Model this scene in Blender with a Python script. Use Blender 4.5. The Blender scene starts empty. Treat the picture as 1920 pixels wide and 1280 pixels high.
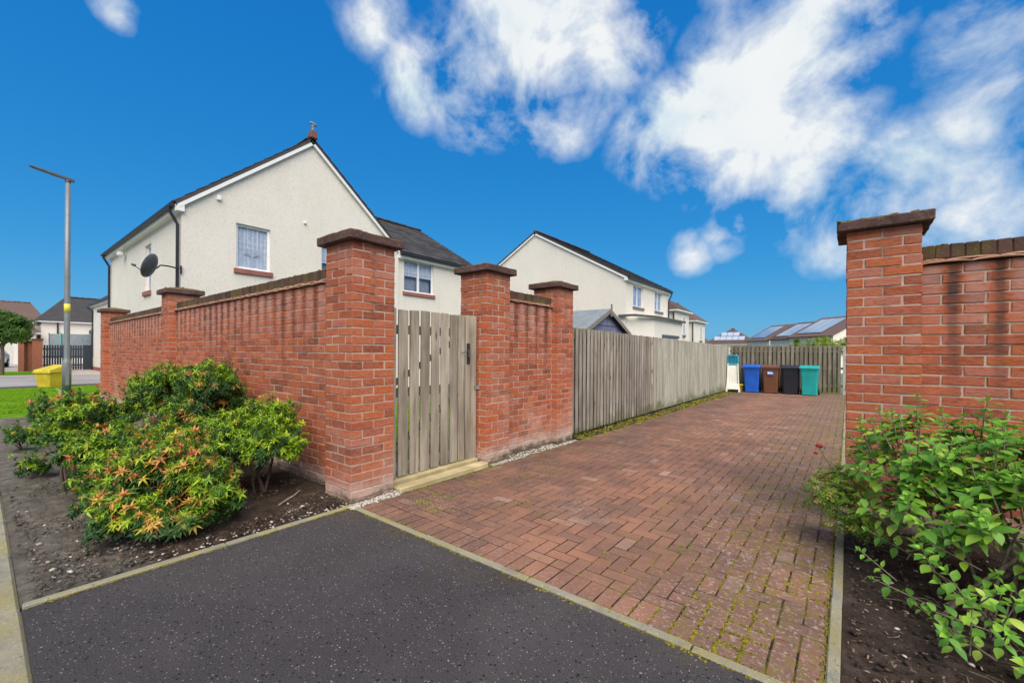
import bpy, bmesh, math, random
import numpy as np
from mathutils import Vector, Matrix

random.seed(7)
RNG = np.random.default_rng(11)
R = math.radians
SC = bpy.context.scene
COL = SC.collection

# ------------------------------------------------------------------ camera
CAM_POS = Vector((3.354, -2.01, 1.33))
cam_data = bpy.data.cameras.new('camera')
cam = bpy.data.objects.new('camera', cam_data)
COL.objects.link(cam)
cam_data.sensor_width = 36.0
cam_data.lens = 796.0 / 1920.0 * 36.0
cam_data.shift_y = 20.0 / 1920.0
cam_data.clip_start = 0.05
cam_data.clip_end = 2000.0
cam.matrix_world = (Matrix.Translation(CAM_POS) @ Matrix.Rotation(R(38.38), 4, 'Z')
                    @ Matrix.Rotation(R(90), 4, 'X') @ Matrix.Rotation(R(0.35), 4, 'Z'))
SC.camera = cam
FWD = Vector((-math.sin(R(38.38)), math.cos(R(38.38)), 0))

# ------------------------------------------------------------------ colour management
SC.view_settings.view_transform = 'Standard'
SC.view_settings.look = 'None'
SC.view_settings.exposure = 0.7
SC.view_settings.gamma = 1.0
SC.view_settings.use_curve_mapping = False
SC.cycles.use_denoising = True
SC.cycles.max_bounces = 6
SC.cycles.transparent_max_bounces = 12

# ------------------------------------------------------------------ sun (soft, veiled by cloud)
SUN_EL, SUN_AZ = 50.0, 132.0          # azimuth clockwise from +Y
sd = bpy.data.lights.new('sun', 'SUN')
sun = bpy.data.objects.new('sun', sd)
COL.objects.link(sun)
sd.energy = 3.4
sd.angle = R(60)
sd.color = (1.0, 0.915, 0.83)
sdir = Vector((math.sin(R(SUN_AZ)) * math.cos(R(SUN_EL)), math.cos(R(SUN_AZ)) * math.cos(R(SUN_EL)), math.sin(R(SUN_EL))))
sun.rotation_euler = (-sdir).to_track_quat('-Z', 'Y').to_euler()


# ------------------------------------------------------------------ node helper
class NB:
    def __init__(self, tree):
        self.t = tree
        self.N = tree.nodes
        self.L = tree.links

    def node(self, typ, ins=None, **attrs):
        n = self.N.new(typ)
        for k, v in attrs.items():
            setattr(n, k, v)
        for k, v in (ins or {}).items():
            self.put(n.inputs[k], v)
        return n

    def put(self, sock, v):
        if isinstance(v, bpy.types.NodeSocket):
            self.L.new(v, sock)
        elif v is not None:
            if isinstance(v, (tuple, list)) and sock.type == 'RGBA' and len(v) == 3:
                v = (*v, 1.0)
            sock.default_value = v

    def math(self, op, a, b=None, c=None, clamp=False):
        n = self.node('ShaderNodeMath', operation=op, use_clamp=clamp)
        self.put(n.inputs[0], a)
        if b is not None: self.put(n.inputs[1], b)
        if c is not None: self.put(n.inputs[2], c)
        return n.outputs[0]

    def vmath(self, op, a, b=None, scale=None):
        n = self.node('ShaderNodeVectorMath', operation=op)
        self.put(n.inputs[0], a)
        if b is not None: self.put(n.inputs[1], b)
        if scale is not None: self.put(n.inputs['Scale'], scale)
        return n.outputs['Value'] if op in ('DISTANCE', 'DOT_PRODUCT', 'LENGTH') else n.outputs[0]

    def noise(self, vec, scale, detail=3.0, rough=0.55, dist=0.0, col=False):
        n = self.node('ShaderNodeTexNoise', {'Scale': scale, 'Detail': detail, 'Roughness': rough, 'Distortion': dist})
        if vec is not None: self.put(n.inputs['Vector'], vec)
        return n.outputs['Color' if col else 0]

    def voronoi(self, vec, scale, feature='F1', out='Distance', rnd=1.0):
        n = self.node('ShaderNodeTexVoronoi', {'Scale': scale, 'Randomness': rnd}, feature=feature)
        if vec is not None: self.put(n.inputs['Vector'], vec)
        return n.outputs[out]

    def rng(self, v, a, b, c=0.0, d=1.0, smooth=False):
        n = self.node('ShaderNodeMapRange', {0: v, 1: a, 2: b, 3: c, 4: d})
        n.clamp = True
        if smooth: n.interpolation_type = 'SMOOTHSTEP'
        return n.outputs[0]

    def ramp(self, fac, stops, const=False):
        n = self.node('ShaderNodeValToRGB')
        cr = n.color_ramp
        if const: cr.interpolation = 'CONSTANT'
        while len(cr.elements) < len(stops): cr.elements.new(0.5)
        for e, (p, c) in zip(cr.elements, stops):
            e.position = p
            e.color = (*c, 1.0) if len(c) == 3 else c
        self.put(n.inputs[0], fac)
        return n.outputs[0]

    def mix(self, f, a, b, blend='MIX'):
        n = self.node('ShaderNodeMix', data_type='RGBA', blend_type=blend)
        self.put(n.inputs[0], f); self.put(n.inputs[6], a); self.put(n.inputs[7], b)
        return n.outputs[2]

    def xyz(self, v):
        n = self.node('ShaderNodeSeparateXYZ'); self.put(n.inputs[0], v)
        return n.outputs

    def comb(self, x, y, z):
        n = self.node('ShaderNodeCombineXYZ')
        for i, v in enumerate((x, y, z)): self.put(n.inputs[i], v)
        return n.outputs[0]

    def bump(self, h, strength=0.5, dist=0.01, normal=None):
        n = self.node('ShaderNodeBump', {'Strength': strength, 'Distance': dist, 'Height': h})
        if normal is not None: self.put(n.inputs['Normal'], normal)
        return n.outputs[0]

    def pos(self):
        return self.node('ShaderNodeNewGeometry').outputs['Position']

    def obj(self):
        return self.node('ShaderNodeTexCoord').outputs['Object']

    def rnd(self):
        a = self.node('ShaderNodeAttribute', attribute_name='rnd').outputs['Fac']
        o = self.node('ShaderNodeObjectInfo').outputs['Random']
        return self.math('FRACT', self.math('ADD', a, o))


MATS = {}


def material(name):
    def deco(fn):
        m = bpy.data.materials.new(name)
        m.use_nodes = True
        nb = NB(m.node_tree)
        nb.N.clear()
        out = nb.node('ShaderNodeOutputMaterial')
        d = fn(nb)
        if isinstance(d, dict):
            trans = d.pop('translucent', None)
            p = nb.node('ShaderNodeBsdfPrincipled')
            names = {'color': 'Base Color', 'rough': 'Roughness', 'normal': 'Normal', 'metal': 'Metallic', 'spec': 'Specular IOR Level', 'coat': 'Coat Weight'}
            for k, v in d.items():
                nb.put(p.inputs[names[k]], v)
            sh = p.outputs[0]
            if trans is not None:
                tr = nb.node('ShaderNodeBsdfTranslucent')
                nb.put(tr.inputs[0], trans[0])
                mx = nb.node('ShaderNodeMixShader', {0: trans[1]})
                nb.L.new(sh, mx.inputs[1]); nb.L.new(tr.outputs[0], mx.inputs[2])
                sh = mx.outputs[0]
        else:
            sh = d
        nb.L.new(sh, out.inputs['Surface'])
        MATS[name] = m
        return m
    return deco


# ------------------------------------------------------------------ world: Nishita sky and broken white cloud
world = bpy.data.worlds.new('World')
SC.world = world
world.use_nodes = True
W = NB(world.node_tree)
W.N.clear()
sky = W.node('ShaderNodeTexSky', sky_type='NISHITA', sun_disc=False)
sky.sun_elevation = R(SUN_EL)
sky.sun_rotation = R(SUN_AZ)
sky.air_density = 1.0
sky.dust_density = 0.6
sky.ozone_density = 3.0
_hs = W.node('ShaderNodeHueSaturation', {'Saturation': 1.32, 'Value': 0.72, 'Color': sky.outputs[0]}).outputs[0]
_sep = W.node('ShaderNodeSeparateColor', {0: _hs}).outputs
_chan = [W.math('MULTIPLY', W.math('POWER', W.math('MAXIMUM', c, 0.001), p), k) for c, p, k in zip(_sep, (0.847, 0.476, 0.297), (0.277, 1.194, 2.577))]
CLEAR_BLUE = W.node('ShaderNodeCombineColor', {0: _chan[0], 1: _chan[1], 2: _chan[2]}).outputs[0]
vdir = W.vmath('NORMALIZE', W.node('ShaderNodeTexCoord').outputs['Generated'])
wz = W.xyz(vdir)
flat = W.vmath('MULTIPLY', vdir, W.comb(1.0, 1.0, 1.25))
warp = W.noise(flat, 5.0, 7.0, 0.62, col=True)
wv = W.vmath('ADD', vdir, W.vmath('SCALE', W.vmath('SUBTRACT', warp, (0.5, 0.5, 0.5)), scale=0.06))
LOBES = [  # cloud masses by direction, in view and all round the sky
    (-0.67, 0.438, 0.599, 0.07), (-0.657, 0.537, 0.529, 0.09), (-0.575, 0.616, 0.538, 0.12), (-0.476, 0.659, 0.582, 0.17),
    (-0.38, 0.71, 0.595, 0.13), (-0.444, 0.745, 0.498, 0.09), (-0.075, 0.851, 0.521, 0.14), (-0.151, 0.886, 0.439, 0.17),
    (-0.285, 0.852, 0.435, 0.11), (-0.23, 0.87, 0.42, 0.11), (-0.06, 0.916, 0.395, 0.11), (-0.08, 0.943, 0.322, 0.10), (-0.208, 0.947, 0.245, 0.055), (-0.26, 0.94, 0.215, 0.05), (-0.17, 0.94, 0.27, 0.05),
    (-0.077, 0.962, 0.262, 0.07), (0.067, 0.952, 0.298, 0.09), (0.02, 0.96, 0.265, 0.07), (0.168, 0.925, 0.341, 0.085), (0.15, 0.945, 0.29, 0.07), (0.149, 0.878, 0.455, 0.075),
    (-0.025, 0.979, 0.202, 0.06), (0.155, 0.968, 0.198, 0.08), (0.05, 0.975, 0.21, 0.05), (-0.856, 0.125, 0.501, 0.03), (-0.42, 0.55, 0.72, 0.18), (-0.05, 0.76, 0.65, 0.14),
    (0.55, 0.7, 0.45, 0.24), (0.3, 0.35, 0.88, 0.26), (0.85, 0.2, 0.48, 0.28), (0.75, -0.45, 0.48, 0.3), (0.3, -0.75, 0.58, 0.32),
    (-0.25, -0.85, 0.46, 0.28), (-0.2, -0.35, 0.91, 0.3), (-0.7, -0.55, 0.45, 0.26), (0.3, -0.2, 0.93, 0.25), (-0.5, 0.1, 0.86, 0.16)]
dens = None
for (lx, ly, lz, lr) in LOBES:
    dd = W.vmath('DISTANCE', wv, (lx, ly, lz))
    f = W.rng(dd, lr * 1.25, lr * 0.1, 0.0, min(1.0, max(0.5, lr * 7.0)))
    dens = f if dens is None else W.math('MAXIMUM', dens, f)
fb = W.math('ADD', W.math('MULTIPLY', W.noise(vdir, 6.5, 10.0, 0.575, dist=0.25), 0.94), W.math('MULTIPLY', W.noise(wv, 22.0, 8.0, 0.6), 0.06))
edge = W.math('MULTIPLY', W.math('SUBTRACT', fb, 0.5), W.math('MINIMUM', W.math('ADD', W.math('MULTIPLY', dens, 9.0), 0.0), 3.0))
dens = W.math('ADD', dens, edge)
mask = W.rng(dens, 0.08, 0.78, 0.0, 0.98)
mask = W.math('POWER', mask, 1.1)
above = W.noise(W.vmath('ADD', vdir, (0.0, 0.0, 0.035)), 6.5, 10.0, 0.575, dist=0.25)
shade = W.math('ADD', W.noise(wv, 4.5, 6.0, 0.55), W.math('MULTIPLY', W.math('SUBTRACT', above, fb), 0.45))
cloud = W.ramp(shade, [(0.38, (5.1, 5.2, 5.2)), (0.50, (4.8, 5.05, 5.15)), (0.58, (4.1, 4.65, 4.95)), (0.70, (3.3, 4.2, 4.7))])
skycol = W.mix(mask, CLEAR_BLUE, cloud)
bg = W.node('ShaderNodeBackground', {'Color': skycol, 'Strength': 0.11})
wo = W.node('ShaderNodeOutputWorld')
W.L.new(bg.outputs[0], wo.inputs[0])

# ------------------------------------------------------------------ mesh helpers
BOXF = [(0, 3, 2, 1), (4, 5, 6, 7), (0, 1, 5, 4), (1, 2, 6, 5), (2, 3, 7, 6), (3, 0, 4, 7)]


class MB:
    def __init__(self):
        self.v = []; self.f = []; self.s = []

    def add(self, vs, fs, smooth=False):
        o = len(self.v)
        self.v += [tuple(p) for p in vs]
        self.f += [tuple(i + o for i in f) for f in fs]
        self.s += [smooth] * len(fs)
        return self

    def box(self, x0, x1, y0, y1, z0, z1, M=None):
        vs = [Vector(p) for p in ((x0, y0, z0), (x1, y0, z0), (x1, y1, z0), (x0, y1, z0), (x0, y0, z1), (x1, y0, z1), (x1, y1, z1), (x0, y1, z1))]
        if M: vs = [M @ p for p in vs]
        return self.add(vs, BOXF)

    def hexa(self, b, t):
        return self.add(list(b) + list(t), BOXF)

    def bar(self, a, b, w, h, up=(0, 0, 1)):
        a = Vector(a); b = Vector(b); d = (b - a).normalized(); u = Vector(up)
        s = d.cross(u)
        if s.length < 1e-4: s = d.cross(Vector((1, 0, 0)))
        s.normalize(); u = s.cross(d).normalized()
        c = [(-w / 2, -h / 2), (w / 2, -h / 2), (w / 2, h / 2), (-w / 2, h / 2)]
        return self.hexa([a + s * x + u * y for x, y in c], [b + s * x + u * y for x, y in c])

    def tube(self, pts, radii, n=8, smooth=True):
        pts = [Vector(p) for p in pts]
        if not isinstance(radii, (list, tuple)): radii = [radii] * len(pts)
        rings = []; ref = None
        for i, p in enumerate(pts):
            d = (pts[min(i + 1, len(pts) - 1)] - pts[max(i - 1, 0)]).normalized()
            if ref is None:
                ref = d.orthogonal().normalized()
            ref = (ref - d * ref.dot(d)).normalized()
            b = d.cross(ref)
            rings.append([p + (ref * math.cos(2 * math.pi * k / n) + b * math.sin(2 * math.pi * k / n)) * radii[i] for k in range(n)])
        vs = [q for r in rings for q in r]; fs = []
        for i in range(len(pts) - 1):
            for k in range(n):
                k2 = (k + 1) % n
                fs.append((i * n + k, i * n + k2, (i + 1) * n + k2, (i + 1) * n + k))
        self.add(vs, fs, smooth)
        self.add(rings[0], [tuple(reversed(range(n)))]); self.add(rings[-1], [tuple(range(n))])
        return self

    def lathe(self, prof, c=(0, 0, 0), n=16, axis='Z', smooth=True, M=None):
        vs = []
        for (r, z) in prof:
            for k in range(n):
                a = 2 * math.pi * k / n
                p = (r * math.cos(a), r * math.sin(a), z)
                if axis == 'X': p = (z, r * math.cos(a), r * math.sin(a))
                if axis == 'Y': p = (r * math.sin(a), z, r * math.cos(a))
                v = Vector(p)
                if M: v = M @ v
                vs.append(v + Vector(c))
        fs = []
        for i in range(len(prof) - 1):
            for k in range(n):
                k2 = (k + 1) % n
                fs.append((i * n + k, i * n + k2, (i + 1) * n + k2, (i + 1) * n + k))
        self.add(vs, fs, smooth)
        return self

    def mesh(self, name, mat, bevel=0.0, seg=1):
        me = bpy.data.meshes.new(name)
        me.from_pydata(self.v, [], self.f)
        me.polygons.foreach_set('use_smooth', self.s)
        if mat: me.materials.append(MATS[mat] if isinstance(mat, str) else mat)
        if bevel > 0:
            bm = bmesh.new(); bm.from_mesh(me)
            bmesh.ops.recalc_face_normals(bm, faces=bm.faces)
            ed = [e for e in bm.edges if len(e.link_faces) == 2 and e.calc_face_angle(0) > 0.4]
            bmesh.ops.bevel(bm, geom=ed, offset=bevel, segments=seg, affect='EDGES', profile=0.6, clamp_overlap=True)
            bm.to_mesh(me); bm.free()
        else:
            bm = bmesh.new(); bm.from_mesh(me)
            bmesh.ops.recalc_face_normals(bm, faces=bm.faces)
            bm.to_mesh(me); bm.free()
        me.update()
        return me

    def build(self, name, mat, parent=None, bevel=0.0, seg=1):
        return link(name, self.mesh(name, mat, bevel, seg), parent)


def link(name, me, parent=None, M=None):
    o = bpy.data.objects.new(name, me)
    COL.objects.link(o)
    if parent is not None: o.parent = parent
    if M is not None: o.matrix_basis = M
    return o


def tag(o, label=None, cat=None, group=None, kind=None):
    if label: o['label'] = label
    if cat: o['category'] = cat
    if group: o['group'] = group
    if kind: o['kind'] = kind
    return o


def thing(name, label, cat, loc=(0, 0, 0), rz=0.0, group=None):
    o = bpy.data.objects.new(name, None)
    COL.objects.link(o)
    o.location = loc; o.rotation_euler = (0, 0, rz); o.empty_display_size = 0.1
    return tag(o, label, cat, group)


def B(name, mat, parent, *boxes, bevel=0.0, seg=1):
    m = MB()
    for b in boxes: m.box(*b)
    return m.build(name, mat, parent, bevel, seg)


def np_mesh(name, V, F, mat, rnd=None, smooth=False):
    """V (n,3), F (m,k) arrays -> mesh, with a float point attribute rnd"""
    me = bpy.data.meshes.new(name)
    V = np.asarray(V, np.float32); F = np.asarray(F, np.int32)
    k = F.shape[1]
    me.vertices.add(len(V)); me.vertices.foreach_set('co', V.ravel())
    me.loops.add(F.size); me.loops.foreach_set('vertex_index', F.ravel())
    me.polygons.add(len(F))
    me.polygons.foreach_set('loop_start', np.arange(len(F), dtype=np.int32) * k)
    me.polygons.foreach_set('loop_total', np.full(len(F), k, np.int32))
    me.polygons.foreach_set('use_smooth', np.full(len(F), smooth, bool))
    if rnd is not None:
        at = me.attributes.new('rnd', 'FLOAT', 'POINT')
        at.data.foreach_set('value', np.asarray(rnd, np.float32))
    me.materials.append(MATS[mat])
    me.update(calc_edges=True)
    return me


def tri_template(me):
    me.calc_loop_triangles()
    V = np.array([v.co[:] for v in me.vertices]); F = np.array([t.vertices[:] for t in me.loop_triangles])
    return V, F


def scatter(templates, mats3, locs, rnds, which=None):
    """instance numpy templates: mats3 (n,3,3), locs (n,3) -> V,F,rnd"""
    Vs, Fs, Rs = [], [], []; off = 0
    n = len(locs)
    which = np.zeros(n, int) if which is None else which
    for ti, (tv, tf) in enumerate(templates):
        idx = np.nonzero(which == ti)[0]
        if len(idx) == 0: continue
        P = np.einsum('nij,vj->nvi', mats3[idx], tv) + locs[idx][:, None, :]
        Vs.append(P.reshape(-1, 3))
        Fs.append((tf[None] + (np.arange(len(idx)) * len(tv))[:, None, None] + off).reshape(-1, tf.shape[1]))
        Rs.append(np.repeat(rnds[idx], len(tv)))
        off += len(idx) * len(tv)
    return np.concatenate(Vs), np.concatenate(Fs), np.concatenate(Rs)


def frames(dirs, spin):
    """rotation matrices whose z axis is dirs, spun by angle"""
    z = dirs / np.linalg.norm(dirs, axis=1, keepdims=True)
    ref = np.where(np.abs(z[:, 2:3]) > 0.95, np.array([[1., 0, 0]]), np.array([[0, 0, 1.]]))
    x = np.cross(ref, z); x /= np.linalg.norm(x, axis=1, keepdims=True)
    y = np.cross(z, x)
    c, s = np.cos(spin)[:, None], np.sin(spin)[:, None]
    x2 = x * c + y * s; y2 = -x * s + y * c
    return np.stack([x2, y2, z], axis=2)


def rotz3(a):
    M = np.zeros((len(a), 3, 3)); c, s = np.cos(a), np.sin(a)
    M[:, 0, 0] = c; M[:, 0, 1] = -s; M[:, 1, 0] = s; M[:, 1, 1] = c; M[:, 2, 2] = 1
    return M


def view_depth(p):
    return (Vector(p) - CAM_POS).dot(FWD)


def in_view(p, margin=0.06):
    d = Vector(p) - CAM_POS; z = d.dot(FWD)
    if z < 0.1: return False
    u = d.dot(Vector((math.cos(R(38.38)), math.sin(R(38.38)), 0))) / z
    w = d.z / z
    return abs(u) < 960 / 796 + margin and -620 / 796 - margin < w < 660 / 796 + margin
# ------------------------------------------------------------------ materials
def wall_stains(nb, col, top=1.99, amount=1.0, per_brick=None):
    """run-off streaks from the tile joints, pale salts and algae low down: stains with shapes of their own"""
    p = nb.pos(); x, y, z = nb.xyz(p)
    u = nb.math('ADD', x, y)
    n1 = nb.noise(nb.comb(nb.math('MULTIPLY', u, 8.0), 0.0, nb.math('MULTIPLY', z, 0.5)), 1.0, 2.0, 0.5)
    per = nb.math('ABSOLUTE', nb.math('SINE', nb.math('MULTIPLY', nb.math('ADD', u, nb.math('MULTIPLY', n1, 0.06)), math.pi / 0.2375)))
    sel = nb.noise(nb.comb(nb.math('MULTIPLY', u, 4.2), 7.1, 0.0), 1.0, 1.0, 0.5)
    wid = nb.math('ADD', nb.rng(sel, 0.3, 0.7, 0.35, 0.95), nb.math('MULTIPLY', nb.math('SUBTRACT', nb.noise(p, 8.0, 4.0, 0.65), 0.5), 0.9))
    thin = nb.math('MULTIPLY', nb.rng(nb.math('DIVIDE', per, wid), 1.0, 0.2, 0.0, 1.0, smooth=True), nb.rng(sel, 0.28, 0.5, 0.3, 1.0))
    big = nb.noise(nb.comb(nb.math('MULTIPLY', u, 1.25), 3.3, 0.0), 1.0, 1.0, 0.5)
    length = nb.rng(nb.math('ADD', nb.math('ADD', big, 0.06), nb.math('MULTIPLY', nb.math('SUBTRACT', sel, 0.5), 0.6)), 0.25, 0.75, 0.15, 1.35)
    fall = nb.rng(nb.math('DIVIDE', nb.math('SUBTRACT', top, z), length), 1.0, 0.1, 0.0, 1.0, smooth=True)
    fuzzy = nb.rng(nb.noise(p, 14.0, 4.0, 0.6), 0.3, 0.6, 0.55, 1.0)
    str_ = nb.rng(big, 0.3, 0.55, 0.55, 1.0)
    streak = nb.math('MULTIPLY', nb.math('MULTIPLY', thin, fall), nb.math('MULTIPLY', fuzzy, nb.math('MULTIPLY', str_, 1.0 * amount)))
    if per_brick is not None: streak = nb.math('MULTIPLY', streak, nb.rng(nb.math('FRACT', nb.math('MULTIPLY', per_brick, 5.7)), 0.0, 1.0, 0.55, 1.0))
    bars = nb.math('MULTIPLY', nb.math('MULTIPLY', nb.rng(per, 0.6, 0.95), nb.rng(z, 1.45, 1.95, 0.0, 0.5)), fuzzy)
    col = nb.mix(bars, col, (0.62, 0.40, 0.34))
    col = nb.mix(streak, col, (0.055, 0.04, 0.034))
    return col


def brick_color(nb):
    r = nb.rnd()
    p = nb.pos(); o = nb.obj(); z = nb.xyz(p)[2]
    base = nb.ramp(r, [(0.0, (0.30, 0.068, 0.028)), (0.2, (0.42, 0.098, 0.038)), (0.4, (0.50, 0.15, 0.07)), (0.6, (0.50, 0.115, 0.028)),
                       (0.75, (0.41, 0.11, 0.066)), (0.9, (0.48, 0.17, 0.11)), (0.95, (0.25, 0.062, 0.03)), (1.0, (0.22, 0.075, 0.03))])
    g = nb.noise(nb.vmath('MULTIPLY', p, (22.0, 22.0, 60.0)), 1.0, 4.0, 0.65)
    base = nb.mix(nb.rng(g, 0.35, 0.75, 0.0, 0.5), base, (0.52, 0.20, 0.12))
    base = nb.mix(nb.rng(g, 0.5, 0.25, 0.0, 0.6), base, (0.20, 0.05, 0.028))
    sp = nb.noise(p, 3.3, 5.0, 0.7)
    base = nb.mix(nb.rng(sp, 0.52, 0.72, 0.0, 0.4), base, (0.22, 0.085, 0.055))
    # pale salts: broad drifting patches, more towards the bottom and the very top courses
    s = nb.noise(p, 1.7, 4.0, 0.6)
    lowz = nb.rng(z, 1.05, 0.1, -0.06, 0.2)
    topz = nb.rng(z, 1.7, 2.2, 0.0, 0.13)
    salt = nb.rng(nb.math('ADD', s, nb.math('ADD', lowz, topz)), 0.52, 0.80, 0.0, 0.48, smooth=True)
    salt = nb.math('MULTIPLY', salt, nb.rng(nb.noise(p, 35.0, 3.0, 0.6), 0.3, 0.6, 0.5, 1.0))
    base = nb.mix(salt, base, (0.62, 0.37, 0.27))
    foot = nb.rng(nb.math('ADD', z, nb.math('MULTIPLY', nb.noise(p, 6.0, 3.0, 0.6), 0.16)), 0.28, 0.19, 0.0, 0.6, smooth=True)
    base = nb.mix(foot, base, (0.56, 0.45, 0.38))
    algae = nb.rng(nb.math('ADD', z, nb.math('MULTIPLY', nb.noise(p, 7.0, 4.0, 0.65), 0.3)), 0.24, 0.14, 0.0, 0.88, smooth=True)
    base = nb.mix(algae, base, (0.075, 0.065, 0.035))
    h = nb.math('ADD', nb.noise(nb.vmath('MULTIPLY', p, (40.0, 40.0, 150.0)), 1.0, 4.0, 0.7), nb.math('MULTIPLY', nb.noise(p, 240.0, 2.0, 0.6), 0.5))
    return base, nb.bump(h, 1.0, 0.009)


@material('brick_pier')
def _(nb):
    c, n = brick_color(nb)
    return dict(color=c, rough=0.9, normal=n, spec=0.25)


@material('brick_panel')
def _(nb):
    c, n = brick_color(nb)
    return dict(color=wall_stains(nb, c, per_brick=nb.rnd()), rough=0.9, normal=n, spec=0.25)


@material('mortar')
def _(nb):
    p = nb.pos()
    c = nb.ramp(nb.noise(p, 9.0, 5.0, 0.65), [(0.25, (0.32, 0.25, 0.18)), (0.7, (0.54, 0.45, 0.345))])
    c = wall_stains(nb, c, amount=0.8)
    z = nb.xyz(p)[2]
    algae = nb.rng(nb.math('ADD', z, nb.math('MULTIPLY', nb.noise(p, 9.0, 4.0, 0.65), 0.22)), 0.2, 0.1, 0.0, 0.9, smooth=True)
    c = nb.mix(algae, c, (0.06, 0.055, 0.03))
    return dict(color=c, rough=0.95, normal=nb.bump(nb.noise(p, 160.0, 3.0, 0.6), 0.8, 0.005), spec=0.2)


@material('coping_brick')
def _(nb):
    p = nb.pos(); r = nb.rnd()
    c = nb.ramp(r, [(0.0, (0.05, 0.032, 0.024)), (0.5, (0.085, 0.05, 0.035)), (1.0, (0.12, 0.065, 0.045))])
    m = nb.rng(nb.noise(p, 5.5, 4.0, 0.7), 0.47, 0.62, 0.0, 0.8)
    c = nb.mix(m, c, (0.115, 0.095, 0.022))
    c = nb.mix(nb.rng(nb.noise(p, 28.0, 3.0, 0.6), 0.58, 0.75, 0.0, 0.5), c, (0.2, 0.15, 0.11))
    return dict(color=c, rough=0.95, normal=nb.bump(nb.noise(p, 90.0, 5.0, 0.7), 1.0, 0.008), spec=0.2)


@material('clay_tile')
def _(nb):
    p = nb.pos(); r = nb.rnd()
    c = nb.ramp(r, [(0.0, (0.42, 0.2, 0.12)), (1.0, (0.56, 0.33, 0.22))])
    c = nb.mix(nb.rng(nb.noise(p, 12.0, 4.0, 0.7), 0.5, 0.7, 0.0, 0.75), c, (0.1, 0.06, 0.04))
    return dict(color=c, rough=0.9, normal=nb.bump(nb.noise(p, 120.0, 3.0, 0.6), 0.5, 0.004), spec=0.2)


@material('cap_concrete')
def _(nb):
    p = nb.pos(); nz = nb.xyz(nb.node('ShaderNodeNewGeometry').outputs['Normal'])[2]
    c = nb.ramp(nb.noise(p, 7.0, 5.0, 0.7), [(0.3, (0.06, 0.035, 0.03)), (0.6, (0.13, 0.07, 0.058)), (0.8, (0.21, 0.13, 0.11))])
    c = nb.mix(nb.rng(nb.noise(p, 45.0, 3.0, 0.7), 0.56, 0.7, 0.0, 0.5), c, (0.30, 0.22, 0.18))
    moss = nb.math('MULTIPLY', nb.rng(nz, 0.3, 0.8), nb.rng(nb.noise(p, 6.0, 5.0, 0.7), 0.42, 0.56, 0.0, 0.9))
    c = nb.mix(moss, c, (0.17, 0.125, 0.025))
    return dict(color=c, rough=0.95, normal=nb.bump(nb.noise(p, 70.0, 6.0, 0.75), 1.0, 0.012), spec=0.2)


@material('moss_clump')
def _(nb):
    p = nb.pos()
    c = nb.ramp(nb.noise(p, 11.0, 4.0, 0.7), [(0.3, (0.10, 0.09, 0.014)), (0.55, (0.26, 0.22, 0.022)), (0.8, (0.42, 0.35, 0.035))])
    return dict(color=c, rough=1.0, normal=nb.bump(nb.noise(p, 180.0, 4.0, 0.7), 1.0, 0.01), spec=0.1)


def wood(nb, dark, light, horiz=None, algae=True):
    o = nb.obj(); r = nb.rnd(); p = nb.pos()
    off = nb.comb(nb.math('MULTIPLY', r, 37.0), nb.math('MULTIPLY', r, 91.0), nb.math('MULTIPLY', r, 13.0))
    if horiz == 'Y': sc = (26.0, 1.1, 26.0)
    elif horiz == 'X': sc = (1.1, 26.0, 26.0)
    else: sc = (26.0, 26.0, 1.1)
    q = nb.vmath('ADD', nb.vmath('MULTIPLY', p, sc), off)
    g = nb.noise(q, 1.0, 6.0, 0.65, dist=0.6)
    c = nb.ramp(g, [(0.25, dark), (0.5, tuple((a + b) / 2 for a, b in zip(dark, light))), (0.78, light)])
    c = nb.mix(nb.rng(nb.math('FRACT', nb.math('MULTIPLY', r, 7.31)), 0.0, 1.0, 0.0, 0.72), c, tuple(a * 0.45 for a in light))
    big = nb.noise(nb.vmath('ADD', nb.vmath('MULTIPLY', p, (3.0, 3.0, 0.9)), off), 1.0, 4.0, 0.6)
    c = nb.mix(nb.rng(big, 0.5, 0.72, 0.0, 0.55), c, tuple(min(1, a * 1.25) for a in light))
    c = nb.mix(nb.rng(big, 0.47, 0.3, 0.0, 0.6), c, (dark[0] * 0.9, dark[1] * 0.95, dark[2] * 0.8))
    # knots
    kd = nb.voronoi(nb.vmath('ADD', nb.vmath('MULTIPLY', p, (7.0, 7.0, 1.7) if not horiz else (3.0, 3.0, 3.0)), off), 1.0)
    c = nb.mix(nb.rng(kd, 0.13, 0.05, 0.0, 0.8), c, tuple(a * 0.35 for a in dark))
    if algae:
        z = nb.xyz(p)[2]
        a = nb.rng(nb.math('ADD', z, nb.math('MULTIPLY', nb.noise(p, 2.4, 4.0, 0.7), 0.9)), 0.68, 0.4, 0.0, 0.72, smooth=True)
        c = nb.mix(a, c, (0.105, 0.105, 0.03))
        t = nb.rng(nb.math('ADD', z, nb.math('MULTIPLY', nb.noise(nb.vmath('ADD', p, off), 3.0, 3.0, 0.6), 0.5)), 1.85, 2.15, 0.0, 0.35)
        c = nb.mix(t, c, (0.13, 0.115, 0.045))
    return dict(color=c, rough=0.85, normal=nb.bump(g, 0.6, 0.006), spec=0.25)


@material('fence_wood_near')
def _(nb): return wood(nb, (0.14, 0.108, 0.08), (0.48, 0.41, 0.335))


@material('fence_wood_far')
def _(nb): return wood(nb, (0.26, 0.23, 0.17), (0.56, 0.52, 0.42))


@material('gate_wood')
def _(nb): return wood(nb, (0.12, 0.09, 0.06), (0.52, 0.44, 0.33), algae=False)


@material('end_fence_and_gap_shade_wood')
def _(nb): return wood(nb, (0.075, 0.062, 0.04), (0.27, 0.235, 0.17))


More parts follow.
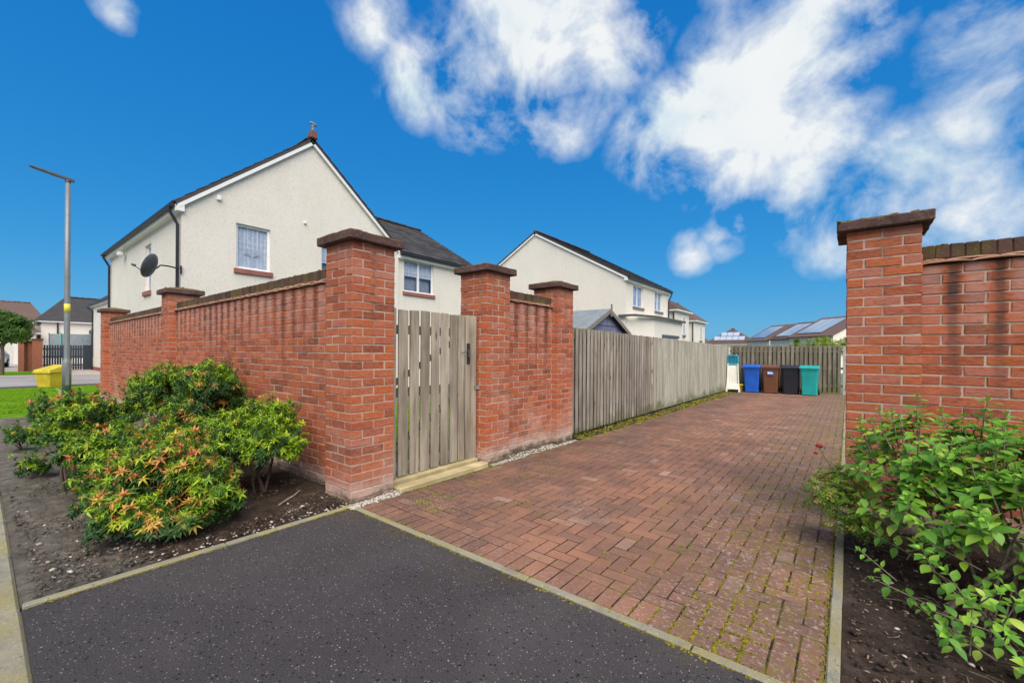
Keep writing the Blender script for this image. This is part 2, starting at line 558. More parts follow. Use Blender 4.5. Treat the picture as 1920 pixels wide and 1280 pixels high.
@material('rail_wood')
def _(nb): return wood(nb, (0.05, 0.045, 0.03), (0.15, 0.13, 0.08), horiz='Y')


@material('sleeper_wood')
def _(nb): return wood(nb, (0.30, 0.22, 0.10), (0.62, 0.51, 0.28), horiz='Y', algae=False)


@material('paver')
def _(nb):
    r = nb.rnd(); p = nb.pos(); x, y, z = nb.xyz(p)
    c = nb.ramp(r, [(0.0, (0.145, 0.066, 0.040)), (0.25, (0.23, 0.092, 0.050)), (0.5, (0.285, 0.12, 0.064)), (0.75, (0.19, 0.09, 0.056)), (0.93, (0.31, 0.125, 0.066)), (1.0, (0.36, 0.23, 0.175))])
    g = nb.noise(p, 75.0, 4.0, 0.7)
    c = nb.mix(nb.rng(g, 0.32, 0.68, 0.0, 0.5), c, (0.33, 0.205, 0.145))
    dirt = nb.rng(nb.noise(p, 1.3, 6.0, 0.68), 0.44, 0.62, 0.0, 0.6)
    c = nb.mix(dirt, c, (0.105, 0.062, 0.048))
    # a worn dark drive lane by the fence
    lane = nb.math('MULTIPLY', nb.rng(x, 1.5, 0.4, 0.0, 0.62), nb.rng(nb.noise(p, 2.2, 4.0, 0.65), 0.35, 0.6, 0.3, 1.0))
    c = nb.mix(lane, c, (0.07, 0.043, 0.036))
    grime = nb.math('MULTIPLY', nb.rng(x, 2.0, 2.9, 0.0, 0.6), nb.rng(nb.noise(p, 3.0, 5.0, 0.68), 0.36, 0.58, 0.2, 1.0))
    c = nb.mix(grime, c, (0.11, 0.068, 0.05))
    # lichen
    lz = nb.noise(nb.vmath('ADD', p, (4.0, 1.0, 0.0)), 0.75, 3.0, 0.55)
    edge = nb.rng(x, 2.2, 3.0, -0.03, 0.24)
    front = nb.rng(y, 3.0, 0.3, -0.03, 0.04)
    lic_zone = nb.rng(nb.math('ADD', lz, nb.math('ADD', edge, front)), 0.44, 0.66)
    spots = nb.rng(nb.noise(p, 40.0, 5.0, 0.75), 0.535, 0.61)
    c = nb.mix(nb.math('MULTIPLY', nb.math('MULTIPLY', lic_zone, spots), 0.62), c, (0.42, 0.32, 0.27))
    # moss film
    mz = nb.math('ADD', nb.noise(nb.vmath('ADD', p, (9.0, 3.0, 0.0)), 1.6, 5.0, 0.7), nb.math('ADD', nb.rng(x, 1.9, 3.1, 0.0, 0.26), nb.rng(x, 0.6, 0.05, 0.0, 0.14)))
    c = nb.mix(nb.math('MULTIPLY', nb.rng(mz, 0.58, 0.80, 0.0, 0.75), nb.rng(nb.noise(p, 13.0, 5.0, 0.72), 0.50, 0.60)), c, (0.165, 0.13, 0.02))
    return dict(color=c, rough=0.88, normal=nb.bump(nb.math('ADD', g, nb.noise(p, 220.0, 2.0, 0.6)), 0.6, 0.004), spec=0.3)


@material('paver_joint')
def _(nb):
    p = nb.pos(); x, y, z = nb.xyz(p)
    mz = nb.math('ADD', nb.noise(p, 2.2, 5.0, 0.7), nb.math('ADD', nb.rng(x, 1.6, 3.2, -0.05, 0.28), nb.rng(x, 0.6, 0.05, 0.0, 0.15)))
    c = nb.mix(nb.math('MULTIPLY', nb.rng(mz, 0.50, 0.70), nb.rng(nb.noise(p, 6.0, 4.0, 0.7), 0.42, 0.62)), (0.035, 0.026, 0.019), (0.17, 0.145, 0.018))
    return dict(color=c, rough=1.0, normal=nb.bump(nb.noise(p, 150.0, 4.0, 0.7), 1.0, 0.01), spec=0.1)


@material('tarmac')
def _(nb):
    p = nb.pos()
    c = nb.ramp(nb.noise(p, 1.3, 5.0, 0.6), [(0.3, (0.040, 0.034, 0.034)), (0.7, (0.076, 0.064, 0.064))])
    c = nb.mix(nb.rng(nb.noise(p, 0.7, 3.0, 0.6, dist=1.0), 0.52, 0.66, 0.0, 0.35), c, (0.11, 0.095, 0.09))
    g = nb.noise(p, 150.0, 5.0, 0.78)
    c = nb.mix(nb.rng(g, 0.46, 0.66, 0.0, 0.7), c, (0.16, 0.142, 0.142))
    c = nb.mix(nb.rng(g, 0.46, 0.34, 0.0, 0.8), c, (0.012, 0.011, 0.012))
    q = nb.vmath('ADD', p, nb.vmath('SCALE', nb.noise(p, 60.0, 2.0, 0.5, col=True), scale=0.012))
    for sc, th, lim, off in ((52.0, 0.25, 0.955, 0.0), (80.0, 0.30, 0.935, 5.0), (125.0, 0.36, 0.93, 9.0)):
        qq = nb.vmath('ADD', q, (off, off, 0.0))
        d = nb.voronoi(qq, sc)
        cell = nb.xyz(nb.voronoi(qq, sc, out='Color'))
        keep = nb.math('MULTIPLY', nb.rng(d, th, th - 0.1), nb.math('GREATER_THAN', cell[0], lim))
        chip = nb.ramp(cell[1], [(0.0, (0.36, 0.32, 0.29)), (0.5, (0.52, 0.46, 0.42)), (1.0, (0.30, 0.22, 0.19))])
        c = nb.mix(keep, c, chip)
        pit = nb.math('MULTIPLY', nb.rng(d, 0.42, 0.3), nb.math('LESS_THAN', cell[2], 0.10))
        c = nb.mix(pit, c, (0.008, 0.008, 0.009))
    y = nb.xyz(p)
    ed = nb.math('ADD', nb.rng(y[1], -0.45, -0.05, 0.0, 0.2), nb.rng(y[0], 0.5, 0.05, 0.0, 0.1))
    m = nb.math('MULTIPLY', nb.rng(nb.math('ADD', nb.noise(p, 2.0, 5.0, 0.7), ed), 0.68, 0.85, 0.0, 0.7), nb.rng(nb.noise(p, 26.0, 4.0, 0.7), 0.45, 0.62))
    c = nb.mix(m, c, (0.16, 0.11, 0.02))
    h = nb.math('ADD', g, nb.math('MULTIPLY', nb.noise(p, 300.0, 2.0, 0.6), 0.6))
    return dict(color=c, rough=0.85, normal=nb.bump(h, 1.0, 0.010), spec=0.3)


@material('road_surface')
def _(nb):
    p = nb.pos()
    c = nb.ramp(nb.noise(p, 0.5, 5.0, 0.6), [(0.3, (0.20, 0.185, 0.175)), (0.7, (0.30, 0.28, 0.26))])
    return dict(color=c, rough=0.9, normal=nb.bump(nb.noise(p, 60.0, 4.0, 0.7), 0.5, 0.01))


@material('block_paving')
def _(nb):
    p = nb.pos()
    c = nb.ramp(nb.noise(p, 3.0, 5.0, 0.7), [(0.3, (0.30, 0.24, 0.2)), (0.7, (0.44, 0.37, 0.32))])
    return dict(color=c, rough=0.9)


@material('kerb_concrete')
def _(nb):
    p = nb.pos(); r = nb.rnd()
    c = nb.ramp(nb.noise(p, 6.0, 6.0, 0.7), [(0.25, (0.17, 0.155, 0.115)), (0.5, (0.30, 0.275, 0.21)), (0.75, (0.41, 0.385, 0.31))])
    c = nb.mix(nb.rng(nb.noise(p, 3.0, 5.0, 0.7), 0.42, 0.6, 0.0, 0.8), c, (0.30, 0.25, 0.10))
    c = nb.mix(nb.rng(nb.noise(p, 55.0, 4.0, 0.7), 0.58, 0.68, 0.0, 0.6), c, (0.50, 0.47, 0.38))
    c = nb.mix(nb.rng(nb.noise(p, 38.0, 4.0, 0.7), 0.4, 0.3, 0.0, 0.7), c, (0.06, 0.05, 0.035))
    return dict(color=c, rough=0.95, normal=nb.bump(nb.noise(p, 110.0, 5.0, 0.75), 1.0, 0.008), spec=0.2)


@material('soil')
def _(nb):
    p = nb.pos(); x, y, z = nb.xyz(p)
    n = nb.noise(p, 9.0, 8.0, 0.72)
    dark = nb.ramp(n, [(0.25, (0.020, 0.013, 0.009)), (0.5, (0.065, 0.044, 0.031)), (0.72, (0.13, 0.092, 0.066)), (0.85, (0.21, 0.16, 0.12))])
    grey = nb.ramp(n, [(0.25, (0.055, 0.05, 0.042)), (0.5, (0.155, 0.135, 0.108)), (0.75, (0.28, 0.25, 0.205))])
    # beaten grey earth near the road side, peat mulch near the wall
    f = nb.math('ADD', nb.rng(nb.math('ADD', nb.math('MULTIPLY', y, -1.0), nb.math('MULTIPLY', x, -0.19)), 1.1, 1.65, 0.0, 1.0), nb.math('MULTIPLY', nb.math('SUBTRACT', nb.noise(p, 2.2, 4.0, 0.6), 0.5), 0.9))
    c = nb.mix(nb.rng(f, 0.25, 0.7), dark, grey)
    lit = nb.rng(nb.noise(nb.vmath('MULTIPLY', p, (70.0, 45.0, 60.0)), 1.0, 4.0, 0.7), 0.60, 0.70)
    c = nb.mix(nb.math('MULTIPLY', lit, 0.5), c, (0.20, 0.15, 0.11))
    h = nb.math('ADD', nb.noise(p, 30.0, 7.0, 0.75), nb.math('MULTIPLY', nb.noise(p, 150.0, 3.0, 0.7), 0.5))
    return dict(color=c, rough=0.95, normal=nb.bump(h, 1.0, 0.03), spec=0.2)


@material('stone')
def _(nb):
    r = nb.rnd(); p = nb.pos()
    c = nb.ramp(r, [(0.0, (0.48, 0.43, 0.36)), (0.35, (0.36, 0.31, 0.25)), (0.6, (0.60, 0.56, 0.50)), (0.85, (0.26, 0.22, 0.18)), (1.0, (0.15, 0.135, 0.12))])
    c = nb.mix(nb.rng(nb.noise(p, 60.0, 3.0, 0.6), 0.45, 0.7, 0.0, 0.4), c, (0.25, 0.21, 0.17))
    return dict(color=c, rough=0.8)


@material('bark_chip')
def _(nb):
    c = nb.ramp(nb.rnd(), [(0.0, (0.04, 0.025, 0.018)), (0.5, (0.10, 0.066, 0.046)), (0.75, (0.19, 0.135, 0.095)), (0.92, (0.26, 0.15, 0.09)), (1.0, (0.40, 0.33, 0.25))])
    return dict(color=c, rough=0.9)


@material('grass')
def _(nb):
    c = nb.ramp(nb.rnd(), [(0.0, (0.10, 0.24, 0.006)), (0.5, (0.19, 0.40, 0.010)), (0.85, (0.29, 0.47, 0.015)), (1.0, (0.36, 0.40, 0.04))])
    return dict(color=c, rough=0.6, translucent=(c, 0.3), spec=0.2)


@material('lawn_soil')
def _(nb):
    p = nb.pos()
    c = nb.ramp(nb.noise(p, 5.0, 6.0, 0.7), [(0.3, (0.08, 0.21, 0.008)), (0.65, (0.17, 0.35, 0.012))])
    return dict(color=c, rough=1.0, normal=nb.bump(nb.noise(p, 60.0, 5.0, 0.7), 1.0, 0.04), spec=0.1)


@material('far_ground')
def _(nb):
    p = nb.pos()
    c = nb.ramp(nb.noise(p, 0.2, 5.0, 0.7), [(0.3, (0.09, 0.10, 0.05)), (0.7, (0.15, 0.155, 0.085))])
    return dict(color=c, rough=1.0)


@material('roughcast')
def _(nb):
    p = nb.pos()
    c = nb.ramp(nb.noise(p, 0.8, 5.0, 0.6), [(0.3, (0.80, 0.735, 0.63)), (0.7, (0.86, 0.79, 0.69))])
    c = nb.mix(nb.rng(nb.noise(p, 22.0, 5.0, 0.75), 0.48, 0.7, 0.0, 0.45), c, (0.52, 0.47, 0.38))
    z = nb.xyz(p)
    st = nb.noise(nb.vmath('MULTIPLY', p, (4.0, 4.0, 0.35)), 1.0, 4.0, 0.6)
    c = nb.mix(nb.rng(st, 0.55, 0.78, 0.0, 0.12), c, (0.36, 0.34, 0.28))
    h = nb.math('ADD', nb.noise(p, 55.0, 5.0, 0.75), nb.math('MULTIPLY', nb.voronoi(p, 75.0), 0.5))
    return dict(color=c, rough=0.95, normal=nb.bump(h, 1.0, 0.02), spec=0.2)


@material('roof_tile')
def _(nb):
    p = nb.pos(); r = nb.rnd()
    c = nb.ramp(r, [(0.0, (0.028, 0.026, 0.027)), (0.5, (0.046, 0.042, 0.042)), (1.0, (0.072, 0.064, 0.060))])
    c = nb.mix(nb.rng(nb.noise(p, 2.0, 5.0, 0.7), 0.5, 0.75, 0.0, 0.5), c, (0.10, 0.085, 0.07))
    return dict(color=c, rough=0.85, normal=nb.bump(nb.noise(p, 90.0, 3.0, 0.6), 0.4, 0.005), spec=0.3)


@material('brown_roof_tile')
def _(nb):
    p = nb.pos(); r = nb.rnd()
    c = nb.ramp(r, [(0.0, (0.06, 0.035, 0.027)), (0.5, (0.095, 0.055, 0.042)), (1.0, (0.135, 0.08, 0.062))])
    c = nb.mix(nb.rng(nb.noise(p, 1.5, 5.0, 0.7), 0.5, 0.75, 0.0, 0.5), c, (0.13, 0.11, 0.09))
    return dict(color=c, rough=0.9)


def plain(name, col, rough=0.6, metal=0.0, bump=0.0, var=0.12, scale=6.0, coat=0.0):
    @material(name)
    def _(nb):
        p = nb.pos()
        dark = tuple(a * (1 - var * 2.2) for a in col); light = tuple(min(1, a * (1 + var)) for a in col)
        c = nb.ramp(nb.noise(p, scale, 5.0, 0.65), [(0.3, dark), (0.6, col), (0.8, light)])
        d = dict(color=c, rough=rough, metal=metal)
        if bump: d['normal'] = nb.bump(nb.noise(p, 120.0, 4.0, 0.7), bump, 0.005)
        if coat: d['coat'] = coat
        return d


plain('white_trim', (0.76, 0.75, 0.72), 0.45, var=0.03, scale=2.0)
plain('white_frame', (0.80, 0.80, 0.80), 0.35, var=0.05)
plain('black_gutter', (0.018, 0.018, 0.02), 0.4)
plain('red_sill', (0.30, 0.115, 0.085), 0.9, bump=0.5)
plain('grey_sill', (0.16, 0.155, 0.15), 0.9)
plain('galvanised', (0.20, 0.215, 0.215), 0.45, metal=0.2, var=0.07, scale=5.0)
plain('dark_grey_metal', (0.085, 0.09, 0.095), 0.5)
plain('dish_grey', (0.075, 0.085, 0.095), 0.55, var=0.2)
plain('black_band', (0.02, 0.022, 0.026), 0.6)
plain('yellow_label', (0.75, 0.6, 0.06), 0.6)
plain('grit_yellow', (0.58, 0.45, 0.02), 0.55, var=0.18, scale=3.0)
plain('bin_blue', (0.012, 0.105, 0.50), 0.42, var=0.12, scale=3.0)
plain('bin_brown', (0.16, 0.062, 0.03), 0.45, scale=3.0)
plain('bin_black', (0.017, 0.018, 0.026), 0.4, scale=3.0)
plain('bin_green', (0.012, 0.36, 0.33), 0.42, scale=3.0)
plain('tyre_rubber', (0.012, 0.012, 0.012), 0.8)
plain('sticker_white', (0.8, 0.82, 0.84), 0.5, var=0.02)
plain('sticker_blue', (0.05, 0.12, 0.42), 0.5, var=0.02)
plain('cream_plastic', (0.72, 0.70, 0.60), 0.5, var=0.08, scale=3.0)
plain('teal_plastic', (0.03, 0.27, 0.36), 0.45)
plain('bucket_yellow', (0.72, 0.52, 0.008), 0.45)
plain('shed_felt', (0.20, 0.225, 0.235), 0.9, bump=0.4)
plain('shed_paint', (0.21, 0.21, 0.29), 0.8, scale=4.0, var=0.2)
plain('shed_trim', (0.22, 0.195, 0.16), 0.8)
plain('terracotta', (0.15, 0.065, 0.048), 0.85)
plain('lead', (0.20, 0.22, 0.22), 0.6)
plain('steel', (0.5, 0.52, 0.53), 0.35, metal=0.8)
plain('grey_trim', (0.085, 0.09, 0.09), 0.7)
plain('navy_paint', (0.018, 0.028, 0.042), 0.6)
plain('far_brick', (0.30, 0.105, 0.06), 0.9, scale=14.0, var=0.2)
plain('net_grey', (0.16, 0.19, 0.20), 0.8)
plain('teal_pole', (0.12, 0.46, 0.40), 0.6)
plain('car_silver', (0.45, 0.47, 0.5), 0.3, metal=0.6, coat=0.5)
plain('car_dark', (0.02, 0.025, 0.04), 0.25, coat=0.6)
plain('lamp_red', (0.4, 0.02, 0.02), 0.3)
plain('curtain_net', (0.82, 0.82, 0.84), 0.9, var=0.12, scale=14.0)
plain('curtain_white', (0.78, 0.78, 0.80), 0.9, var=0.05)
plain('room_dark', (0.42, 0.42, 0.45), 0.9)
plain('concrete_post', (0.42, 0.40, 0.36), 0.9, bump=0.5)
plain('twig', (0.115, 0.082, 0.055), 0.9, bump=0.6, scale=30.0)
plain('pale_stem', (0.26, 0.205, 0.135), 0.9, bump=0.8, scale=30.0, var=0.3)
plain('solar_panel', (0.12, 0.24, 0.42), 0.12, coat=1.0, metal=0.4)  # bluish base colour paints in part of the sky reflection
plain('pale_panel', (0.42, 0.47, 0.55), 0.2, var=0.1, coat=0.6)
plain('flower_pink', (0.68, 0.16, 0.16), 0.6)
plain('crease_shade', (0.03, 0.024, 0.022), 0.9)  # near-black colour standing in for the shade of a crease


@material('window_glass')
def _(nb):
    gl = nb.node('ShaderNodeBsdfGlossy', {'Color': (0.9, 0.93, 1.0, 1), 'Roughness': 0.03})
    tr = nb.node('ShaderNodeBsdfTransparent', {'Color': (0.88, 0.90, 0.93, 1)})
    fr = nb.node('ShaderNodeLayerWeight', {'Blend': 0.12})
    mx = nb.node('ShaderNodeMixShader', {0: nb.math('ADD', nb.math('MULTIPLY', fr.outputs[0], 0.6), 0.03)})
    nb.L.new(tr.outputs[0], mx.inputs[1]); nb.L.new(gl.outputs[0], mx.inputs[2])
    return mx.outputs[0]


@material('pieris_leaf')
def _(nb):
    a = nb.node('ShaderNodeAttribute', attribute_name='rnd').outputs['Fac']
    c = nb.ramp(a, [(0.0, (0.022, 0.062, 0.014)), (0.22, (0.052, 0.125, 0.018)), (0.40, (0.13, 0.26, 0.018)), (0.56, (0.30, 0.45, 0.018)),
                    (0.66, (0.46, 0.48, 0.03)), (0.75, (0.55, 0.38, 0.06)), (0.85, (0.60, 0.24, 0.07)), (0.94, (0.56, 0.10, 0.055)), (1.0, (0.44, 0.045, 0.05))])
    return dict(color=c, rough=0.42, translucent=(c, 0.28), spec=0.4)


@material('broad_leaf')
def _(nb):
    r = nb.rnd(); p = nb.pos()
    c = nb.ramp(r, [(0.0, (0.075, 0.21, 0.022)), (0.35, (0.15, 0.34, 0.03)), (0.7, (0.23, 0.45, 0.036)), (0.93, (0.34, 0.53, 0.05)), (1.0, (0.46, 0.54, 0.08))])
    c = nb.mix(nb.rng(nb.noise(p, 50.0, 3.0, 0.6), 0.4, 0.7, 0.0, 0.25), c, (0.16, 0.30, 0.09))
    return dict(color=c, rough=0.45, translucent=(c, 0.28), spec=0.35)


@material('rose_leaf')
def _(nb):
    c = nb.ramp(nb.rnd(), [(0.0, (0.10, 0.19, 0.022)), (0.5, (0.22, 0.36, 0.03)), (0.85, (0.34, 0.46, 0.045)), (1.0, (0.45, 0.2, 0.09))])
    return dict(color=c, rough=0.5, translucent=(c, 0.3), spec=0.3)


@material('tree_leaf')
def _(nb):
    c = nb.ramp(nb.rnd(), [(0.0, (0.022, 0.062, 0.010)), (0.5, (0.055, 0.13, 0.018)), (1.0, (0.12, 0.22, 0.03))])
    return dict(color=c, rough=0.6, translucent=(c, 0.25), spec=0.2)


@material('purple_leaf')
def _(nb):
    c = nb.ramp(nb.rnd(), [(0.0, (0.05, 0.025, 0.025)), (1.0, (0.12, 0.055, 0.05))])
    return dict(color=c, rough=0.6, translucent=(c, 0.2), spec=0.2)


@material('lime_leaf')
def _(nb):
    c = nb.ramp(nb.rnd(), [(0.0, (0.13, 0.24, 0.018)), (0.6, (0.26, 0.38, 0.03)), (1.0, (0.42, 0.44, 0.07))])
    return dict(color=c, rough=0.6, translucent=(c, 0.3), spec=0.2)
# ------------------------------------------------------------------ the setting: ground sheets
def sheet(name, mat, x0, x1, y0, y1, z, z1=None):
    m = MB(); z1 = z if z1 is None else z1
    m.add([(x0, y0, z), (x1, y0, z), (x1, y1, z1), (x0, y1, z1)], [(0, 1, 2, 3)])
    o = m.build(name, mat)
    return tag(o, kind='structure')


def bumpy(name, mat, x0, x1, y0, y1, z, amp, step, edge=0.0, fn=None):
    nx = max(2, int((x1 - x0) / step)); ny = max(2, int((y1 - y0) / step))
    xs = np.linspace(x0, x1, nx + 1); ys = np.linspace(y0, y1, ny + 1)
    from mathutils import noise as mn
    V = []
    for yy in ys:
        for xx in xs:
            h = mn.fractal(Vector((xx * 2.3, yy * 2.3, 0.3)), 0.8, 2.1, 5)
            d = min(xx - x0, x1 - xx, yy - y0, y1 - yy)
            k = min(1.0, d / 0.15)
            V.append((xx, yy, z + amp * h * k + (fn(xx, yy) if fn else 0) * k))
    F = [(j * (nx + 1) + i, j * (nx + 1) + i + 1, (j + 1) * (nx + 1) + i + 1, (j + 1) * (nx + 1) + i) for j in range(ny) for i in range(nx)]
    o = link(name, np_mesh(name, V, F, mat, smooth=True))
    return tag(o, kind='structure')


sheet('ground', 'far_ground', -500, 500, -500, 500, -0.34)
sheet('road', 'road_surface', -60, 40, -12, -1.985, -0.11)
sheet('side_road', 'road_surface', -29.5, -20.2, -1.9, 40, -0.06)
sheet('side_pavement', 'tarmac', -20.2, -18.6, -1.86, 40, -0.02)
sheet('paved_court', 'block_paving', -60, -29.5, -1.9, 40, -0.05)
sheet('verge', 'lawn_soil', -37.0, -31.0, -1.9, 0.45, -0.03)
sheet('footpath', 'tarmac', 0.055, 14.0, -1.862, -0.025, 0.0)
bumpy('soil_bed', 'soil', -9.3, 0.0, -1.862, 0.20, -0.012, 0.03, 0.035, fn=lambda x, y: 0.03 * max(0, min(1, -x / 0.5)))
bumpy('planting_bed', 'soil', 3.336, 6.5, -0.02, 2.50, -0.015, 0.026, 0.035)
bumpy('lawn', 'lawn_soil', -18.6, -9.3, -1.862, 1.3, -0.02, 0.02, 0.15)
sheet('garden_lawn', 'far_ground', -9.8, -1.15, 0.3, 30.0, -0.045, -0.33)
sheet('garden_path', 'block_paving', -1.15, -0.16, 0.3, 3.6, -0.04)
sheet('garden_yard', 'far_ground', -1.15, -0.16, 3.6, 30, -0.05, -0.33)
sheet('verge_strip', 'lawn_soil', 3.336, 3.75, 2.76, 18, -0.03, -0.16)

# driveway: everything laid on it is parented to one sheet that falls gently away from the road
SLOPE = -0.009
drive_mb = MB()
drive_mb.add([(-0.45, 0.0, -0.0028), (3.285, 0.0, -0.0028), (3.285, 18.2, -0.0028), (-0.45, 18.2, -0.0028)], [(0, 1, 2, 3)])
driveway = drive_mb.build('driveway', 'paver_joint')
driveway.rotation_euler = (math.atan(SLOPE), 0, 0)
driveway.location = (0, 0.0, 0.0)
tag(driveway, 'red block paved driveway in herringbone pattern with mossy joints', kind='structure')


def gz(y):
    return SLOPE * max(0.0, y)


def chamfer_box(name, sx, sy, sz, bev, jit, mat, seed, top_only=False):
    rr = random.Random(seed)
    m = MB(); m.box(-sx / 2, sx / 2, -sy / 2, sy / 2, -sz / 2, sz / 2)
    me = m.mesh(name, mat, bev)
    for v in me.vertices:
        v.co += Vector((rr.uniform(-jit, jit), rr.uniform(-jit, jit), rr.uniform(-jit, jit)))
    return me


PV = 0.1
pav_full = [chamfer_box('paver', 0.194, 0.094, 0.06, 0.0045, 0.0007, 'paver', i) for i in range(6)]
pav_half = [chamfer_box('half_paver', 0.094, 0.094, 0.06, 0.0045, 0.0007, 'paver', 20 + i) for i in range(4)]
specs = []    # (x, y, rot90, half)
X0, X1, Y0, Y1 = 0.085, 3.285, 0.03, 18.0
NI = int(round((X1 - X0) / PV)); NJ = int((Y1 - Y0 - 0.2) / PV)
for i in range(NI):
    specs.append((X0 + (i + 0.5) * PV, Y0 + 0.1, 1, 0))
for j in range(NJ):
    for i in range(-1, NI + 1):
        k = (i - j) % 4
        yb = Y0 + 0.2 + j * PV; xb = X0 + i * PV
        if k == 0:
            a, b = 0 <= i < NI, 0 <= i + 1 < NI
            if a and b: specs.append((xb + PV, yb + PV / 2, 0, 0))
            elif a: specs.append((xb + PV / 2, yb + PV / 2, 0, 1))
            elif b: specs.append((xb + 1.5 * PV, yb + PV / 2, 0, 1))
        elif k == 3 and 0 <= i < NI:
            if j + 1 < NJ: specs.append((xb + PV / 2, yb + PV, 1, 0))
            else: specs.append((xb + PV / 2, yb + PV / 2, 1, 1))
        elif k == 2 and j == 0 and 0 <= i < NI:
            specs.append((xb + PV / 2, yb + PV / 2, 1, 1))
vis = [s for s in specs if in_view((s[0], s[1], 0), 0.02)]
vis.sort(key=lambda s: view_depth((s[0], s[1], 0)))
single = set(id(s) for s in vis[:300])
rest = []
for s in specs:
    x, y, rot, half = s
    dz = random.uniform(-0.001, 0.0018); a = (math.pi / 2 if rot else 0) + random.uniform(-0.012, 0.012)
    tx, ty = random.uniform(-0.008, 0.008), random.uniform(-0.008, 0.008)
    if id(s) in single:
        me = random.choice(pav_half if half else pav_full)
        link('paver', me, driveway, Matrix.Translation((x, y, -0.03 + dz)) @ Matrix.Rotation(a, 4, 'Z') @ Matrix.Rotation(tx, 4, 'X') @ Matrix.Rotation(ty, 4, 'Y'))
    else:
        rest.append((x, y, -0.03 + dz, a, half))
rest = np.array(rest)
V, F, Q = scatter([tri_template(pav_full[0]), tri_template(pav_half[0])], rotz3(rest[:, 3]), rest[:, :3], RNG.random(len(rest)), rest[:, 4].astype(int))
o = link('paver_field', np_mesh('paver_field', V, F, 'paver', Q), driveway); tag(o, kind='stuff')

# edging stones: front of the drive, right side of the drive, bed edge, road kerb
edging = thing('driveway_edging', None, None); tag(edging, kind='structure')
edging.name = 'edging_kerb'


def stones(parent, axis, u0, u1, w0, w1, ztop, length, depth=0.14, name='edging_stone', slope=0.0, bev=0.006):
    u = u0
    while u < u1 - 0.02:
        e = min(u + length, u1)
        m = MB(); j = [random.uniform(-0.003, 0.003) for _ in range(3)]
        zt = ztop + j[0] + slope * max(0, (u + e) / 2)
        if axis == 'X': m.box(u + 0.003, e - 0.003, w0 + j[1], w1 + j[1], zt - depth, zt)
        else: m.box(w0 + j[1], w1 + j[1], u + 0.003, e - 0.003, zt - depth, zt)
        m.build(name, 'kerb_concrete', parent, bev)
        u = e


stones(edging, 'X', 0.06, 3.285, -0.024, 0.026, 0.008, 0.915)
stones(edging, 'Y', -0.02, 18.0, 3.287, 3.335, 0.010, 0.915, slope=SLOPE)
stones(edging, 'Y', -1.86, 0.02, 0.003, 0.053, 0.014, 0.915)
stones(edging, 'X', -17.5, -11.9, -0.36, -0.30, 0.02, 0.9)
kerb = thing('kerb', None, None); tag(kerb, kind='structure')
stones(kerb, 'X', -14.6, 12.0, -1.985, -1.864, 0.006, 0.915, 0.25, 'kerb_stone', bev=0.014)

# ------------------------------------------------------------------ brick walls
BL, BW, BH, PIT = 0.215, 0.1025, 0.066, 0.075
brick_meshes = {k: [chamfer_box('brick', BL, BW, BH, 0.0042, 0.0024, k, i) for i in range(8)] for k in ('brick_pier', 'brick_panel')}
BRT = {k: [tri_template(m) for m in brick_meshes[k][:4]] for k in brick_meshes}
Z0 = -0.035
N_PIER, N_PANEL = 31, 27


def pier_bricks(x0, y0, dz=0.0):
    out = []
    for c in range(N_PIER):
        z = Z0 + dz + c * PIT + PIT / 2
        if c % 2 == 0:
            L = [(0.1075, 0.05125, 0), (0.3325, 0.05125, 0), (0.1075, 0.38875, 0), (0.3325, 0.38875, 0), (0.05125, 0.22, 1), (0.38875, 0.22, 1)]
        else:
            L = [(0.05125, 0.1075, 1), (0.05125, 0.3325, 1), (0.38875, 0.1075, 1), (0.38875, 0.3325, 1), (0.22, 0.05125, 0), (0.22, 0.38875, 0)]
        for (dx, dy, r) in L:
            out.append((x0 + dx, y0 + dy, z, r, 1.0, 'brick_pier'))
    return out


def panel_bricks(axis, u0, u1, w, dz=0.0):
    """w: face plane; bricks' centres half a brick behind it (X: face towards -Y, Y: face towards +X)"""
    out = []
    for c in range(N_PANEL):
        z = Z0 + dz + c * PIT + PIT / 2
        u = u0 - (0.1125 if c % 2 else 0.0)
        while u < u1 - 0.005:
            a, b = max(u, u0), min(u + BL, u1 - 0.005)
            if b - a > 0.03:
                L = b - a
                if axis == 'X': out.append(((a + b) / 2, w + BW / 2, z, 0, L / BL, 'brick_panel'))
                else: out.append((w - BW / 2, (a + b) / 2, z, 1, L / BL, 'brick_panel'))
            u += 0.225
    return out


def lay_bricks(wall, parts, faces_seen):
    """parts: {part object: brick list}; the 300 largest in view are objects, the rest one joined part"""
    allb = [(b, p) for p, bs in parts.items() for b in bs]
    cand = [(view_depth(b[:3]), i) for i, (b, p) in enumerate(allb) if in_view(b[:3], 0.0) and faces_seen(b)]
    cand.sort()
    own = set(i for d, i in cand[:300])
    rem = {}
    for i, (b, p) in enumerate(allb):
        x, y, z, r, s, m = b
        a = (math.pi / 2 if r else 0) + random.choice((0, math.pi)) + random.uniform(-0.008, 0.008)
        jx, jy, jz = random.uniform(-.002, .002), random.uniform(-.002, .002), random.uniform(-.0018, .0018)
        if i in own:
            link('brick', random.choice(brick_meshes[m]), p, Matrix.Translation((x + jx, y + jy, z + jz)) @ Matrix.Rotation(a, 4, 'Z')
                 @ Matrix.Rotation(random.uniform(-.008, .008), 4, 'Y') @ Matrix.Diagonal((s, 1, 1, 1)))
        else:
            rem.setdefault(m, []).append((x + jx, y + jy, z + jz, a, s))
    for m, L in rem.items():
        L = np.array(L)
        M3 = rotz3(L[:, 3]); M3[:, :, 0] *= L[:, 4:5]
        V, F, Q = scatter(BRT[m], M3, L[:, :3], RNG.random(len(L)), RNG.integers(0, 4, len(L)))
        tag(link('brickwork', np_mesh('brickwork', V, F, m, Q), wall), kind='stuff')


